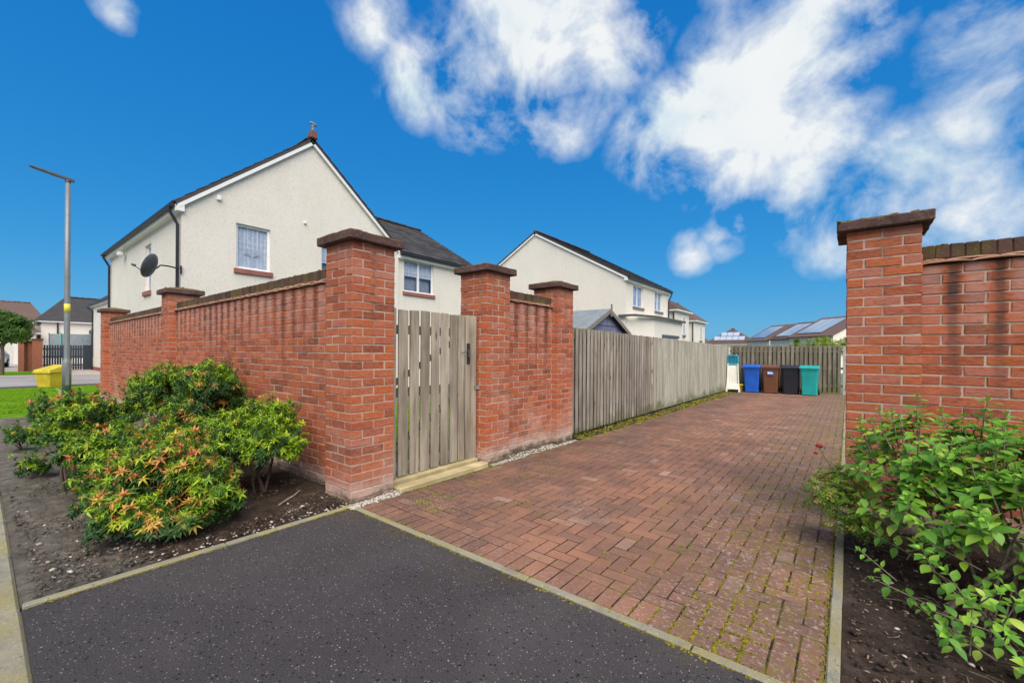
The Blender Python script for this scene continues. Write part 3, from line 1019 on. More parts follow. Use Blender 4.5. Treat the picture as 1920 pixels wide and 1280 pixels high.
def pier(wall, x0, y0, dz=0.0):
    p = B('pier', 'mortar', wall, (x0 + 0.005, x0 + 0.435, y0 + 0.005, y0 + 0.435, -0.25, Z0 + dz + N_PIER * PIT - 0.003))
    return p


def cap(wall, x0, y0, dz=0.0, seed=0):
    zt = Z0 + dz + N_PIER * PIT; ov = 0.062; h = 0.078; pk = 0.062
    rr = random.Random(seed)
    bm = bmesh.new()
    n = 8
    a0, a1 = x0 - ov, x0 + 0.44 + ov
    b0, b1 = y0 - ov, y0 + 0.44 + ov
    grid = {}
    for i in range(n + 1):
        for j in range(n + 1):
            u, w = i / n, j / n
            e = 1 - max(abs(u - .5), abs(w - .5)) * 2
            z = zt + h + pk * min(1.0, e * 1.15) + rr.uniform(-0.004, 0.004)
            grid[i, j] = bm.verts.new((a0 + (a1 - a0) * u + rr.uniform(-.003, .003), b0 + (b1 - b0) * w + rr.uniform(-.003, .003), z))
    for i in range(n):
        for j in range(n):
            bm.faces.new((grid[i, j], grid[i + 1, j], grid[i + 1, j + 1], grid[i, j + 1]))
    ring = [grid[i, 0] for i in range(n)] + [grid[n, j] for j in range(n)] + [grid[i, n] for i in range(n, 0, -1)] + [grid[0, j] for j in range(n, 0, -1)]
    low = [bm.verts.new((v.co.x + rr.uniform(-.002, .002), v.co.y + rr.uniform(-.002, .002), zt + 0.001 + rr.uniform(0, .002))) for v in ring]
    for k in range(len(ring)):
        k2 = (k + 1) % len(ring)
        bm.faces.new((ring[k], low[k], low[k2], ring[k2]))
    bm.faces.new(low)
    bmesh.ops.recalc_face_normals(bm, faces=bm.faces)
    sharp = [e for e in bm.edges if e.calc_face_angle(0) > 0.9]
    bmesh.ops.bevel(bm, geom=sharp, offset=0.007, segments=1, affect='EDGES')
    me = bpy.data.meshes.new('pier_cap'); bm.to_mesh(me); bm.free()
    me.materials.append(MATS['cap_concrete'])
    o = link('pier_cap', me, wall)
    # moss cushions growing on the cap
    L = []
    for _ in range(26):
        u, w = rr.random(), rr.random()
        if rr.random() < 0.6: (u, w) = (u, rr.choice((0.06, 0.1, 0.94))) if rr.random() < .5 else (rr.choice((0.06, 0.94, 0.9)), w)
        e = 1 - max(abs(u - .5), abs(w - .5)) * 2
        L.append((a0 + (a1 - a0) * u, b0 + (b1 - b0) * w, zt + h + pk * min(1, e * 1.15), rr.uniform(0.006, 0.022)))
    moss_blobs('cap_moss', L, wall)
    return o


def _ico():
    bm = bmesh.new(); bmesh.ops.create_icosphere(bm, subdivisions=1, radius=1.0)
    for v in bm.verts: v.co *= random.uniform(0.75, 1.2)
    me = bpy.data.meshes.new('t'); bm.to_mesh(me); bm.free()
    t = tri_template(me); bpy.data.meshes.remove(me); return t


ICO = [_ico() for _ in range(5)]


def moss_blobs(name, L, parent, mat='moss_clump', flat=0.5, kind='stuff'):
    L = np.array(L)
    M3 = rotz3(RNG.random(len(L)) * 6.28) * L[:, 3][:, None, None]
    M3[:, 2, :] *= flat
    M3[:, :, 0] *= RNG.uniform(0.8, 1.7, (len(L), 1))
    V, F, Q = scatter(ICO, M3, L[:, :3], RNG.random(len(L)), RNG.integers(0, 5, len(L)))
    o = link(name, np_mesh(name, V, F, mat, Q, smooth=True), parent)
    return tag(o, kind=kind)


cop_meshes = [chamfer_box('coping_brick', 0.0705, 0.217, 0.104, 0.005, 0.0025, 'coping_brick', 50 + i) for i in range(8)]


def creasing_mesh(seed):
    rr = random.Random(seed); n = 8; L = 0.262; w = 0.285; th = 0.011
    m = MB(); top, bot = [], []
    for i in range(n + 1):
        u = i / n - 0.5
        z = -0.007 * (2 * u) ** 4 - 0.003 * (2 * u) ** 2 + rr.uniform(-.0006, .0006)
        for y in (-w / 2, w / 2):
            top.append((u * L, y + rr.uniform(-.002, .002), z + th)); bot.append((u * L, y, z))
    N = len(top); vs = top + bot; fs = []
    for i in range(n):
        a = 2 * i
        fs += [(a, a + 2, a + 3, a + 1), (N + a, N + a + 1, N + a + 3, N + a + 2), (a, N + a, N + a + 2, a + 2), (a + 1, a + 3, N + a + 3, N + a + 1)]
    fs += [(0, 1, N + 1, N), (N - 2, 2 * N - 2, 2 * N - 1, N - 1)]
    m.add(vs, fs)
    return m.mesh('creasing_tile', 'clay_tile')


crease_meshes = [creasing_mesh(i) for i in range(6)]


def coping(wall, axis, u0, u1, wc, dz=0.0):
    zt = Z0 + dz + N_PANEL * PIT
    rot = 0 if axis == 'X' else math.pi / 2
    def P(u, z): return (u, wc, z) if axis == 'X' else (wc, u, z)
    for lay in (0, 1):
        u = u0 + (0.0 if lay == 0 else -0.132)
        while u < u1:
            a, b = max(u, u0), min(u + 0.262, u1)
            if b - a > 0.04:
                link('creasing_tile', random.choice(crease_meshes), wall, Matrix.Translation(P((a + b) / 2, zt + 0.012 + lay * 0.0135 + random.uniform(-.001, .001)))
                     @ Matrix.Rotation(rot, 4, 'Z') @ Matrix.Rotation(random.uniform(-.006, .006), 4, 'Y') @ Matrix.Diagonal(((b - a) / 0.262, 1, 1, 1)))
            u += 0.264
    n = int((u1 - u0) / 0.075); pitch = (u1 - u0) / n
    # mortar bed between the on-edge bricks
    core = MB()
    if axis == 'X': core.box(u0, u1, wc - 0.102, wc + 0.102, zt + 0.02, zt + 0.137)
    else: core.box(wc - 0.102, wc + 0.102, u0, u1, zt + 0.02, zt + 0.137)
    core.build('coping_bed', 'coping_brick', wall)
    for i in range(n):
        link('coping_brick', random.choice(cop_meshes), wall, Matrix.Translation(P(u0 + (i + 0.5) * pitch, zt + 0.04 + 0.052 + random.uniform(-.002, .002)))
             @ Matrix.Rotation(rot + random.uniform(-.02, .02) + random.choice((0, math.pi)), 4, 'Z') @ Matrix.Rotation(random.uniform(-.02, .02), 4, 'X'))
    L = []
    for _ in range(int((u1 - u0) * 30)):
        u = random.uniform(u0 + .03, u1 - .03)
        L.append((*P(u, zt + 0.142)[:2], zt + 0.145, random.uniform(0.005, 0.017)))
        if axis == 'X': L[-1] = (L[-1][0], wc + random.uniform(-.1, .1), *L[-1][2:])
        else: L[-1] = (wc + random.uniform(-.1, .1), *L[-1][1:])
    moss_blobs('coping_moss', L, wall)


# left garden wall: near pier, panel, middle pier, panel, far pier
lw = thing('garden_wall', 'long red brick garden wall with three capped piers behind the flowering shrubs', 'brick wall', (-6, 0.2, 0))
lw.location = (0, 0, 0)
PX = [-0.44, -6.06, -11.9]
parts = {}
for k, px_ in enumerate(PX):
    p = pier(lw, px_, 0.0)
    parts[p] = pier_bricks(px_, 0.0)
    cap(lw, px_, 0.0, seed=k)
for (a, b) in ((PX[1] + 0.44, PX[0]), (PX[2] + 0.44, PX[1])):
    p = B('panel', 'mortar', lw, (a - 0.02, b + 0.02, 0.116, 0.32, -0.25, Z0 + N_PANEL * PIT - 0.004))
    parts[p] = panel_bricks('X', a, b, 0.11)
    coping(lw, 'X', a + 0.002, b - 0.002, 0.2175)
lay_bricks(lw, parts, lambda b: b[1] < 0.2 or b[0] > -0.3)

# short wall between the gate and the fence
mw = thing('side_wall', 'short red brick wall with two capped piers between the gate and fence', 'brick wall')
parts = {}
for k, py_ in enumerate((1.74, 3.31)):
    p = pier(mw, -0.44, py_)
    parts[p] = pier_bricks(-0.44, py_)
    cap(mw, -0.44, py_, seed=10 + k)
p = B('panel', 'mortar', mw, (-0.325, -0.116, 2.16, 3.33, -0.25, Z0 + N_PANEL * PIT - 0.004))
parts[p] = panel_bricks('Y', 2.18, 3.31, -0.11)
coping(mw, 'Y', 2.182, 3.308, -0.2175)
lay_bricks(mw, parts, lambda b: b[0] > -0.2 or b[1] < 1.9)

# wall on the right of the drive
rw = thing('boundary_wall', 'red brick wall with one capped pier on the right behind the leafy shrub', 'brick wall')
parts = {}
p = pier(rw, 3.34, 2.32, 0.012)
parts[p] = pier_bricks(3.34, 2.32, 0.012)
cap(rw, 3.34, 2.32, 0.012, seed=20)
p = B('panel', 'mortar', rw, (3.76, 7.0, 2.436, 2.64, -0.25, Z0 + 0.012 + N_PANEL * PIT - 0.004))
parts[p] = panel_bricks('X', 3.786, 7.0, 2.43, 0.012)
coping(rw, 'X', 3.782, 7.0, 2.5375, 0.012)
B('pier_crease_shade', 'crease_shade', rw, (3.7795, 3.7865, 2.4315, 2.50, -0.1, Z0 + 0.012 + N_PANEL * PIT))  # dark strip painting the crease shade between pier and wall
lay_bricks(rw, parts, lambda b: b[1] < 2.6)

# ------------------------------------------------------------------ gate
gate = thing('garden_gate', 'weathered timber picket gate with open gaps between two brick piers', 'gate', (-0.16, 0.46, 0.0))
GB = [chamfer_box('picket', 0.022, 0.098, 1.0, 0.003, 0.0015, 'gate_wood', 70 + i) for i in range(4)]
gy = 0.0
for i, (w, gap) in enumerate([(0.102, 0.03), (0.114, 0.028), (0.112, 0.028), (0.115, 0.027), (0.112, 0.026), (0.11, 0.024), (0.11, 0.016), (0.098, 0.0)]):
    zb, zt = 0.082 + random.uniform(-.004, .004), 1.752 + random.uniform(-.006, .006)
    link('picket', GB[i % 4], gate, Matrix.Translation((0.015, gy + w / 2, (zb + zt) / 2)) @ Matrix.Rotation(random.uniform(-.004, .004), 4, 'X') @ Matrix.Diagonal((1, w / 0.098, zt - zb, 1)))
    gy += w + gap
for zc in (0.27, 0.92, 1.55):
    B('rail', 'rail_wood', gate, (-0.042, 0.003, 0.0, gy - 0.005, zc - 0.045, zc + 0.045), bevel=0.003)
MB().bar((-0.02, 0.05, 0.33), (-0.02, gy - 0.06, 0.86), 0.03, 0.08, (1, 0, 0)).build('brace', 'rail_wood', gate)
MB().bar((-0.02, 0.05, 0.98), (-0.02, gy - 0.06, 1.49), 0.03, 0.08, (1, 0, 0)).build('brace', 'rail_wood', gate)
post = thing('gate_post', 'square timber gate post with black latch slot fixed against the brick pier', 'gate post', (-0.16, 1.56, 0.0))
B('post', 'gate_wood', post, (-0.06, 0.028, -0.028, 0.150, -0.1, 1.755), bevel=0.005)
B('latch_plate', 'black_band', post, (0.0285, 0.038, -0.024, 0.030, 1.19, 1.43), bevel=0.003)
la = MB(); la.box(0.038, 0.06, -0.012, 0.012, 1.27, 1.36); la.tube([(0.05, -0.02, 1.33), (0.065, -0.07, 1.33), (0.05, -0.12, 1.32)], 0.006, 6)
la.build('latch_handle', 'dark_grey_metal', post)
B('strike_plate', 'steel', post, (0.0285, 0.034, 0.10, 0.178, 0.885, 0.925), (0.02, 0.06, 0.171, 0.1755, 0.885, 0.925))
sl = MB().box(-0.14, 0.075, 0.45, 1.69, -0.06, 0.076)
o = sl.build('step_board', 'sleeper_wood', None, 0.008)
tag(o, 'pale timber step sleeper directly under the picket gate', 'timber step')
o.location.x = -0.15
o = MB().box(-0.065, 0.06, 0.47, 1.72, -0.06, 0.038).build('step_board', 'sleeper_wood', None, 0.008)
tag(o, 'lower yellowish timber sleeper forming the outer edge of the gate step', 'timber step')

# ------------------------------------------------------------------ fences
def board_meshes(w, th, mat, n=5):
    return [chamfer_box('board', th, w, 1.0, 0.003, 0.0018, mat, 90 + i) for i in range(n)]


fence = thing('timber_fence', 'long weathered vertical board fence along the left of the driveway', 'fence')
fa, fb_ = Vector((-0.12, 3.77, 0)), Vector((-0.38, 16.7, 0))
fd = (fb_ - fa).normalized(); flen = (fb_ - fa).length; fang = math.atan2(fd.y, fd.x) - math.pi / 2
BN = board_meshes(0.086, 0.012, 'fence_wood_near'); BF = board_meshes(0.090, 0.02, 'fence_wood_far'); BK_SHADED = board_meshes(0.098, 0.02, 'end_fence_and_gap_shade_wood')  # near back boards use a darker wood, painting shade into the gaps
u = 0.05
SEC = 4.05
while u < flen - 0.05:
    near = u < SEC
    p = fa + fd * u; g = gz(p.y)
    zt = 1.77 + g + random.uniform(-.006, .006) - (0.0 if near else 0.0)
    zb = g + 0.05
    me = random.choice(BN if near else BF)
    off = random.uniform(-0.004, 0.004)
    link('board', me, fence, Matrix.Translation((p.x + off, p.y, (zt + zb) / 2)) @ Matrix.Rotation(fang + random.uniform(-.03, .03), 4, 'Z')
         @ Matrix.Rotation(random.uniform(-.003, .003), 4, 'X') @ Matrix.Diagonal((1, 1, zt - zb, 1)))
    if near:
        q = p + fd * 0.067
        link('back_board', random.choice(BK_SHADED), fence, Matrix.Translation((q.x - 0.085, q.y, (zt + zb) / 2)) @ Matrix.Rotation(fang, 4, 'Z') @ Matrix.Diagonal((1, 1, zt - zb, 1)))
        u += 0.136
    else:
        u += 0.103
Mf = Matrix.Translation(fa) @ Matrix.Rotation(fang, 4, 'Z')
for zc in (0.35, 0.95, 1.6):
    m = MB(); a, b = fa + Vector((-0.04, 0, zc)), fb_ + Vector((-0.04, 0, zc + gz(16.7)))
    m.bar(a, b, 0.04, 0.085); m.build('rail', 'rail_wood', fence)
for k in range(8):
    u = k * flen / 7; p = fa + fd * min(u, flen - 0.1) + Vector((-0.105, 0, gz(fa.y + u)))
    B('post', 'fence_wood_near', fence, (p.x - 0.04, p.x + 0.04, p.y - 0.04, p.y + 0.04, p.z - 0.2, p.z + 1.74))
for uu, nm in ((SEC - 0.04, 0), (8.55, 1), (10.4, 2), (12.6, 3)):
    p = fa + fd * uu
    g = gz(p.y); B('cover_strip', 'fence_wood_far' if nm else 'fence_wood_near', fence, (p.x + 0.014, p.x + 0.03, p.y - 0.012, p.y + 0.012, g + 0.06, g + 1.765), bevel=0.002)

ef = thing('end_fence', 'brown hit-and-miss board fence closing the far end of the driveway', 'fence')
ea, eb = Vector((-0.36, 16.75, 0)), Vector((3.22, 17.85, 0))
ed = (eb - ea).normalized(); elen = (eb - ea).length; eang = math.atan2(ed.y, ed.x)
en = Vector((ed.y, -ed.x, 0))
BE = [chamfer_box('board', 0.1, 0.02, 1.0, 0.003, 0.0018, 'end_fence_and_gap_shade_wood', 110 + i) for i in range(5)]
u = 0.06; k = 0
while u < elen - 0.02:
    p = ea + ed * u; g = gz(p.y)
    zt = 1.80 + g + random.uniform(-.012, .012)
    link('board', random.choice(BE), ef, Matrix.Translation((p.x, p.y, (zt + g + .05) / 2)) @ Matrix.Rotation(eang + random.uniform(-.02, .02), 4, 'Z') @ Matrix.Diagonal((1, 1, zt - g - .05, 1)))
    if u < elen - 0.15:
        q = p + ed * 0.075 - en * 0.07
        link('back_board', random.choice(BE), ef, Matrix.Translation((q.x, q.y, (zt - 0.02 + g + .05) / 2)) @ Matrix.Rotation(eang, 4, 'Z') @ Matrix.Diagonal((1, 1, zt - 0.02 - g - .05, 1)))
    u += 0.148; k += 1
for zc in (0.3, 0.95, 1.58):
    g = gz(17.2)
    MB().bar(ea - en * 0.035 + Vector((0, 0, zc + g)), eb - en * 0.035 + Vector((0, 0, zc + g)), 0.04, 0.08).build('rail', 'end_fence_and_gap_shade_wood', ef)
pp = eb + ed * 0.03
o = B('concrete_post', 'concrete_post', None, (pp.x - 0.05, pp.x + 0.05, pp.y - 0.06, pp.y + 0.06, -0.4, 1.78 + gz(17.8)), bevel=0.006)
tag(o, 'pale concrete fence post at the right end of the far fence', 'fence post')

# ------------------------------------------------------------------ wheelie bins
def bin_body(m, w0, w1, d0, d1, h, z0=0.03):
    """tapered open box with rounded corners, front towards -Y"""
    def ring(w, d, z, r, n=4):
        pts = []
        for (cx, cy, a0) in ((w / 2 - r, d / 2 - r, 0), (-w / 2 + r, d / 2 - r, 90), (-w / 2 + r, -d / 2 + r, 180), (w / 2 - r, -d / 2 + r, 270)):
            for i in range(n + 1):
                a = R(a0 + 90 * i / n); pts.append((cx + r * math.cos(a), cy + r * math.sin(a), z))
        return pts
    rings = [ring(w0, d0, z0, 0.05), ring(w0 * 0.2 + w1 * 0.0 + w0 * 0.8, d0, z0 + 0.05, 0.05), ring((w0 + w1) / 2, (d0 + d1) / 2, z0 + h / 2, 0.055), ring(w1, d1, h - 0.10, 0.06), ring(w1 + 0.03, d1 + 0.03, h - 0.095, 0.06), ring(w1 + 0.035, d1 + 0.035, h, 0.06)]
    n = len(rings[0]); vs = [p for r in rings for p in r]; fs = []
    for i in range(len(rings) - 1):
        for k in range(n):
            k2 = (k + 1) % n; fs.append((i * n + k, i * n + k2, (i + 1) * n + k2, (i + 1) * n + k))
    fs.append(tuple(reversed(range(n)))); fs.append(tuple((len(rings) - 1) * n + k for k in range(n)))
    m.add(vs, fs)
    return m


def wheelie(loc, rz, mat, label, sticker=None):
    t = thing('wheelie_bin', label, 'bin', loc, rz, 'wheelie bins in a row by the far fence')
    m = bin_body(MB(), 0.46, 0.53, 0.52, 0.66, 0.97); m.build('body', mat, t, 0.004)
    f = MB()
    for sx in (-0.14, 0.14): f.box(sx - 0.012, sx + 0.012, -0.298, -0.26, 0.12, 0.82)
    f.box(-0.2, 0.2, -0.30, -0.26, 0.06, 0.085)
    lid = MB()
    prof = [(-0.385, 0.955), (-0.38, 1.005), (-0.30, 1.045), (0.0, 1.065), (0.28, 1.06), (0.345, 1.03), (0.35, 0.985)]
    for i in range(len(prof) - 1):
        pass
    hw = 0.295
    vs = []; 
    for (y, z) in prof: vs += [(-hw, y, z - 0.012 if 0 < prof.index((y, z)) < 6 else z), (-hw * 0.86, y, z), (hw * 0.86, y, z), (hw, y, z - 0.012 if 0 < prof.index((y, z)) < 6 else z)]
    n = len(prof); base = [(-hw, -0.385, 0.95), (hw, -0.385, 0.95), (hw, 0.35, 0.972), (-hw, 0.35, 0.972)]
    fs = [(4 * i + k, 4 * i + k + 1, 4 * i + k + 5, 4 * i + k + 4) for i in range(n - 1) for k in range(3)]
    bi = len(vs); vs += base
    fs += [(0, bi, bi + 1, 3, 2, 1), (4 * n - 4, 4 * n - 3, 4 * n - 2, 4 * n - 1, bi + 2, bi + 3), (bi, bi + 3, bi + 2, bi + 1)]
    fs += [tuple([bi] + [4 * i for i in range(n)] + [bi + 3]), tuple([bi + 1] + [bi + 2] + [4 * i + 3 for i in range(n - 1, -1, -1)])]
    lid.add(vs, fs); lid.build('lid', mat, t, 0.004)
    h = MB(); h.tube([(-0.2, 0.30, 0.95), (-0.2, 0.42, 0.99), (0.2, 0.42, 0.99), (0.2, 0.30, 0.95)], 0.016, 8); h.build('handle', mat, t)
    MB().tube([(-0.26, 0.27, 0.1), (0.26, 0.27, 0.1)], 0.012, 8).build('axle', 'dark_grey_metal', t)
    for s in (-1, 1):
        w = MB().lathe([(0.001, -0.022), (0.07, -0.024), (0.1, -0.018), (0.1, 0.018), (0.07, 0.024), (0.001, 0.022)], (s * 0.265, 0.27, 0.1), 18, 'X')
        w.build('wheel', 'tyre_rubber', t)
    if sticker:
        B('sticker', 'sticker_blue', t, (-0.1, 0.1, -0.352, -0.331, 0.69, 0.83))
        s = MB()
        for (a, b, c, d) in ((-0.085, -0.03, 0.735, 0.80), (-0.025, 0.005, 0.73, 0.79), (0.01, 0.045, 0.745, 0.80), (0.05, 0.085, 0.735, 0.775)):
            s.box(a, b, -0.3555, -0.3523, c, d)
        s.build('sticker_print', 'sticker_white', t)
    return t


wheelie((0.46, 16.5, gz(16.5)), 0.10, 'bin_blue', 'bright blue wheelie bin, leftmost of the four bins')
wheelie((1.07, 16.62, gz(16.6)), 0.06, 'bin_brown', 'brown wheelie bin with a white and blue sticker', True)
wheelie((1.68, 16.68, gz(16.7)), 0.12, 'bin_black', 'black wheelie bin between the brown and the turquoise bins')
wheelie((2.27, 16.62, gz(16.7)), 0.02, 'bin_green', 'turquoise green wheelie bin, rightmost of the four bins')

# child's slide stood on end, and a bucket
sl = thing('toy_slide', 'cream and teal plastic toy slide stood upright in the driveway corner', 'toy slide', (-0.13, 16.1, gz(16.1)), R(12))
m = MB(); m.hexa([(-0.2, -0.03, 0.24), (0.2, -0.03, 0.24), (0.2, 0.03, 0.24), (-0.2, 0.03, 0.24)], [(-0.165, 0.09, 1.05), (0.165, 0.09, 1.05), (0.165, 0.15, 1.05), (-0.165, 0.15, 1.05)])
m.build('chute', 'cream_plastic', sl, 0.01)
for s in (-1, 1):
    MB().hexa([(s * 0.2 - .02, -0.09, 0.24), (s * 0.2 + .02, -0.09, 0.24), (s * 0.2 + .02, 0.03, 0.24), (s * 0.2 - .02, 0.03, 0.24)],
              [(s * 0.17 - .02, 0.03, 1.08), (s * 0.17 + .02, 0.03, 1.08), (s * 0.17 + .02, 0.15, 1.08), (s * 0.17 - .02, 0.15, 1.08)]).build('side_rim', 'cream_plastic', sl, 0.008)
for x in (-0.09, 0.0, 0.09):
    MB().bar((x, -0.036, 0.27), (x * 0.85, 0.084, 1.0), 0.018, 0.012, (0, 1, 0)).build('rib', 'cream_plastic', sl)
m = MB(); m.hexa([(-0.25, -0.13, 0.1), (0.25, -0.13, 0.1), (0.25, 0.1, 0.1), (-0.25, 0.1, 0.1)], [(-0.215, -0.09, 0.30), (0.215, -0.09, 0.30), (0.215, 0.08, 0.30), (-0.215, 0.08, 0.30)])
m.build('base', 'cream_plastic', sl, 0.012)
for s in (-1, 1):
    B('foot', 'cream_plastic', sl, (s * 0.215 - 0.035, s * 0.215 + 0.035, -0.14, 0.06, 0.0, 0.105), bevel=0.008)
for s in (-1, 1):
    MB().tube([(s * 0.16, 0.1, 1.0), (s * 0.18, 0.12, 1.2), (s * 0.165, 0.13, 1.38), (s * 0.11, 0.14, 1.44)], 0.03, 8).build('handrail', 'teal_plastic', sl)
for x in (-0.1, -0.035, 0.035, 0.1):
    MB().tube([(x, 0.09, 1.02), (x, 0.11, 1.4)], 0.014, 6).build('bar', 'teal_plastic', sl)
B('header', 'teal_plastic', sl, (-0.17, 0.17, 0.095, 0.15, 1.36, 1.42), (-0.17, 0.17, 0.075, 0.15, 1.02, 1.09), bevel=0.012)
B('back_plate', 'teal_plastic', sl, (-0.16, 0.16, 0.152, 0.165, 1.03, 1.4))
bk = thing('bucket', 'small yellow plastic bucket between the toy slide and the blue bin', 'bucket', (0.09, 16.2, gz(16.2)))
MB().lathe([(0.001, 0.0), (0.085, 0.0), (0.112, 0.27), (0.125, 0.27), (0.125, 0.30), (0.108, 0.30), (0.08, 0.03), (0.001, 0.03)], n=20).build('body', 'bucket_yellow', bk)
MB().tube([(0.12 * math.cos(a), -0.12 * abs(math.sin(a)) * 0.9, 0.28 - 0.10 * math.sin(a)) for a in np.linspace(0, math.pi, 9)], 0.005, 6).build('handle', 'black_band', bk)
# ------------------------------------------------------------------ buildings
def wall_panel(parent, name, O, U, Nn, W_, H, holes=(), mat='roughcast', depth=0.12, peak=None):
    """rendered wall with real openings; O lower-left, U along, Nn outward; peak=(u,h) adds a gable"""
    O = Vector(O); U = Vector(U); Nn = Vector(Nn); Zv = Vector((0, 0, 1))
    us = sorted(set([0, W_] + [h for q in holes for h in q[:2]])); vs = sorted(set([0, H] + [h for q in holes for h in q[2:]]))
    m = MB()
    def P(u, v, d=0.0): return O + U * u + Zv * v - Nn * d
    for i in range(len(us) - 1):
        for j in range(len(vs) - 1):
            cu, cv = (us[i] + us[i + 1]) / 2, (vs[j] + vs[j + 1]) / 2
            if any(a < cu < b and c < cv < d for a, b, c, d in holes): continue
            m.add([P(us[i], vs[j]), P(us[i + 1], vs[j]), P(us[i + 1], vs[j + 1]), P(us[i], vs[j + 1])], [(0, 1, 2, 3)])
    for a, b, c, d in holes:
        for q in ((P(a, c), P(a, d), P(a, d, depth), P(a, c, depth)), (P(b, c), P(b, d), P(b, d, depth), P(b, c, depth)),
                  (P(a, c), P(b, c), P(b, c, depth), P(a, c, depth)), (P(a, d), P(b, d), P(b, d, depth), P(a, d, depth))):
            m.add(q, [(0, 1, 2, 3)])
    if peak:
        m.add([P(0, H), P(W_, H), P(peak[0], H + peak[1])], [(0, 1, 2)])
    return m.build(name, mat, parent)


def window(parent, O, U, Nn, rect, sill='red_sill', leaves=1, depth=0.07, curtain='net', bars=True, bar_n=2):
    O = Vector(O); U = Vector(U); Nn = Vector(Nn); Zv = Vector((0, 0, 1))
    a, b, c, d = rect
    def P(u, v, n): return O + U * u + Zv * v + Nn * n
    def slab(m, u0, u1, v0, v1, n0, n1):
        m.hexa([P(u0, v0, n0), P(u1, v0, n0), P(u1, v0, n1), P(u0, v0, n1)], [P(u0, v1, n0), P(u1, v1, n0), P(u1, v1, n1), P(u0, v1, n1)])
    fw = 0.062; n0, n1 = -depth - 0.05, -depth
    m = MB()
    slab(m, a, a + fw, c, d, n0, n1); slab(m, b - fw, b, c, d, n0, n1)
    slab(m, a + fw, b - fw, c, c + fw, n0, n1); slab(m, a + fw, b - fw, d - fw, d, n0, n1)
    for k in range(1, leaves):
        u = a + (b - a) * k / leaves; slab(m, u - 0.045, u + 0.045, c + fw, d - fw, n0, n1 + 0.004)
    w = m.build('window', 'white_frame', parent)
    for k in range(leaves):
        u0 = a + (b - a) * k / leaves + (fw if k == 0 else 0.045); u1 = a + (b - a) * (k + 1) / leaves - (fw if k == leaves - 1 else 0.045)
        g = MB(); slab(g, u0, u1, c + fw, d - fw, -depth - 0.03, -depth - 0.024); g.build('pane', 'window_glass', w)
        if bars:
            g = MB()
            for i in range(1, bar_n + 1):
                u = u0 + (u1 - u0) * i / (bar_n + 1); slab(g, u - 0.0035, u + 0.0035, c + fw + (d - c) * 0.45, d - fw, -depth - 0.0235, -depth - 0.018)
            for v in (c + (d - c) * 0.62, c + (d - c) * 0.45 + fw): slab(g, u0, u1, v - 0.0035, v + 0.0035, -depth - 0.0175, -depth - 0.013)
            g.build('astragal', 'white_frame', w)
        g = MB(); slab(g, u0 - .05, u1 + .05, c, d, -depth - 0.2, -depth - 0.19); g.build('room_back', 'room_dark', w)
        if curtain:
            g = MB(); N = 14
            lo = c + fw if curtain == 'net' else c + (d - c) * 0.5
            for i in range(N):
                ua, ub = u0 + (u1 - u0) * i / N, u0 + (u1 - u0) * (i + 1) / N
                na, nb_ = -depth - 0.06 - 0.015 * (i % 2), -depth - 0.06 - 0.015 * ((i + 1) % 2)
                g.add([P(ua, lo, na), P(ub, lo, nb_), P(ub, d, nb_), P(ua, d, na)], [(0, 1, 2, 3)])
            g.build('curtain', 'curtain_net', w)
    if sill:
        g = MB(); slab(g, a - 0.06, b + 0.06, c - 0.14, c - 0.004, -0.1, 0.055); g.build('sill', sill, w, 0.008)
    return w


TILE_V, TILE_F = tri_template(MB().hexa([(0.003, 0, 0.012), (0.327, 0, 0.012), (0.327, 0.41, -0.004), (0.003, 0.41, -0.004)],
                                        [(0.003, 0, 0.040), (0.327, 0, 0.040), (0.327, 0.41, 0.018), (0.003, 0.41, 0.018)]).mesh('t', None))
tile_me = {}


def slope(house, E0, A, S, La, Ls, mat='roof_tile', single=False, tiles=True):
    """one roof slope: E0 eave corner, A along the eave, S up the slope"""
    E0 = Vector(E0); A = Vector(A).normalized(); S = Vector(S).normalized(); Nn = A.cross(S).normalized()
    if Nn.z < 0: Nn = -Nn
    m = MB()
    lo = [E0 - Nn * 0.07, E0 + A * La - Nn * 0.07, E0 + A * La + S * Ls - Nn * 0.07, E0 + S * Ls - Nn * 0.07]
    m.hexa(lo, [p + Nn * 0.065 for p in lo])
    deck = m.build('roof', mat, house)
    if not tiles: return deck
    na = max(1, round(La / 0.33)); ns = max(1, round(Ls / 0.34))
    sa, ss = La / na, Ls / ns
    locs, kk = [], []
    for j in range(ns):
        for i in range(na):
            locs.append(E0 + A * (i * sa) + S * (j * ss - 0.03) + Nn * random.uniform(-.003, .003))
    M3 = np.array([[A.x * sa / .33, S.x * min(1, (ss + .05) / .41), Nn.x], [A.y * sa / .33, S.y * min(1, (ss + .05) / .41), Nn.y], [A.z * sa / .33, S.z * min(1, (ss + .05) / .41), Nn.z]])
    if single and len(locs) <= 300:
        if mat not in tile_me: tile_me[mat] = np_mesh('roof_tile', TILE_V, TILE_F, mat)
        for p in locs:
            M = Matrix(M3.tolist()).to_4x4(); M.translation = p
            link('roof_tile', tile_me[mat], deck, M)
    else:
        L = np.array([p[:] for p in locs])
        V, F, Q = scatter([(TILE_V, TILE_F)], np.repeat(M3[None], len(L), 0), L, RNG.random(len(L)))
        tag(link('tiling', np_mesh('tiling', V, F, mat, Q), deck), kind='stuff')
    return deck


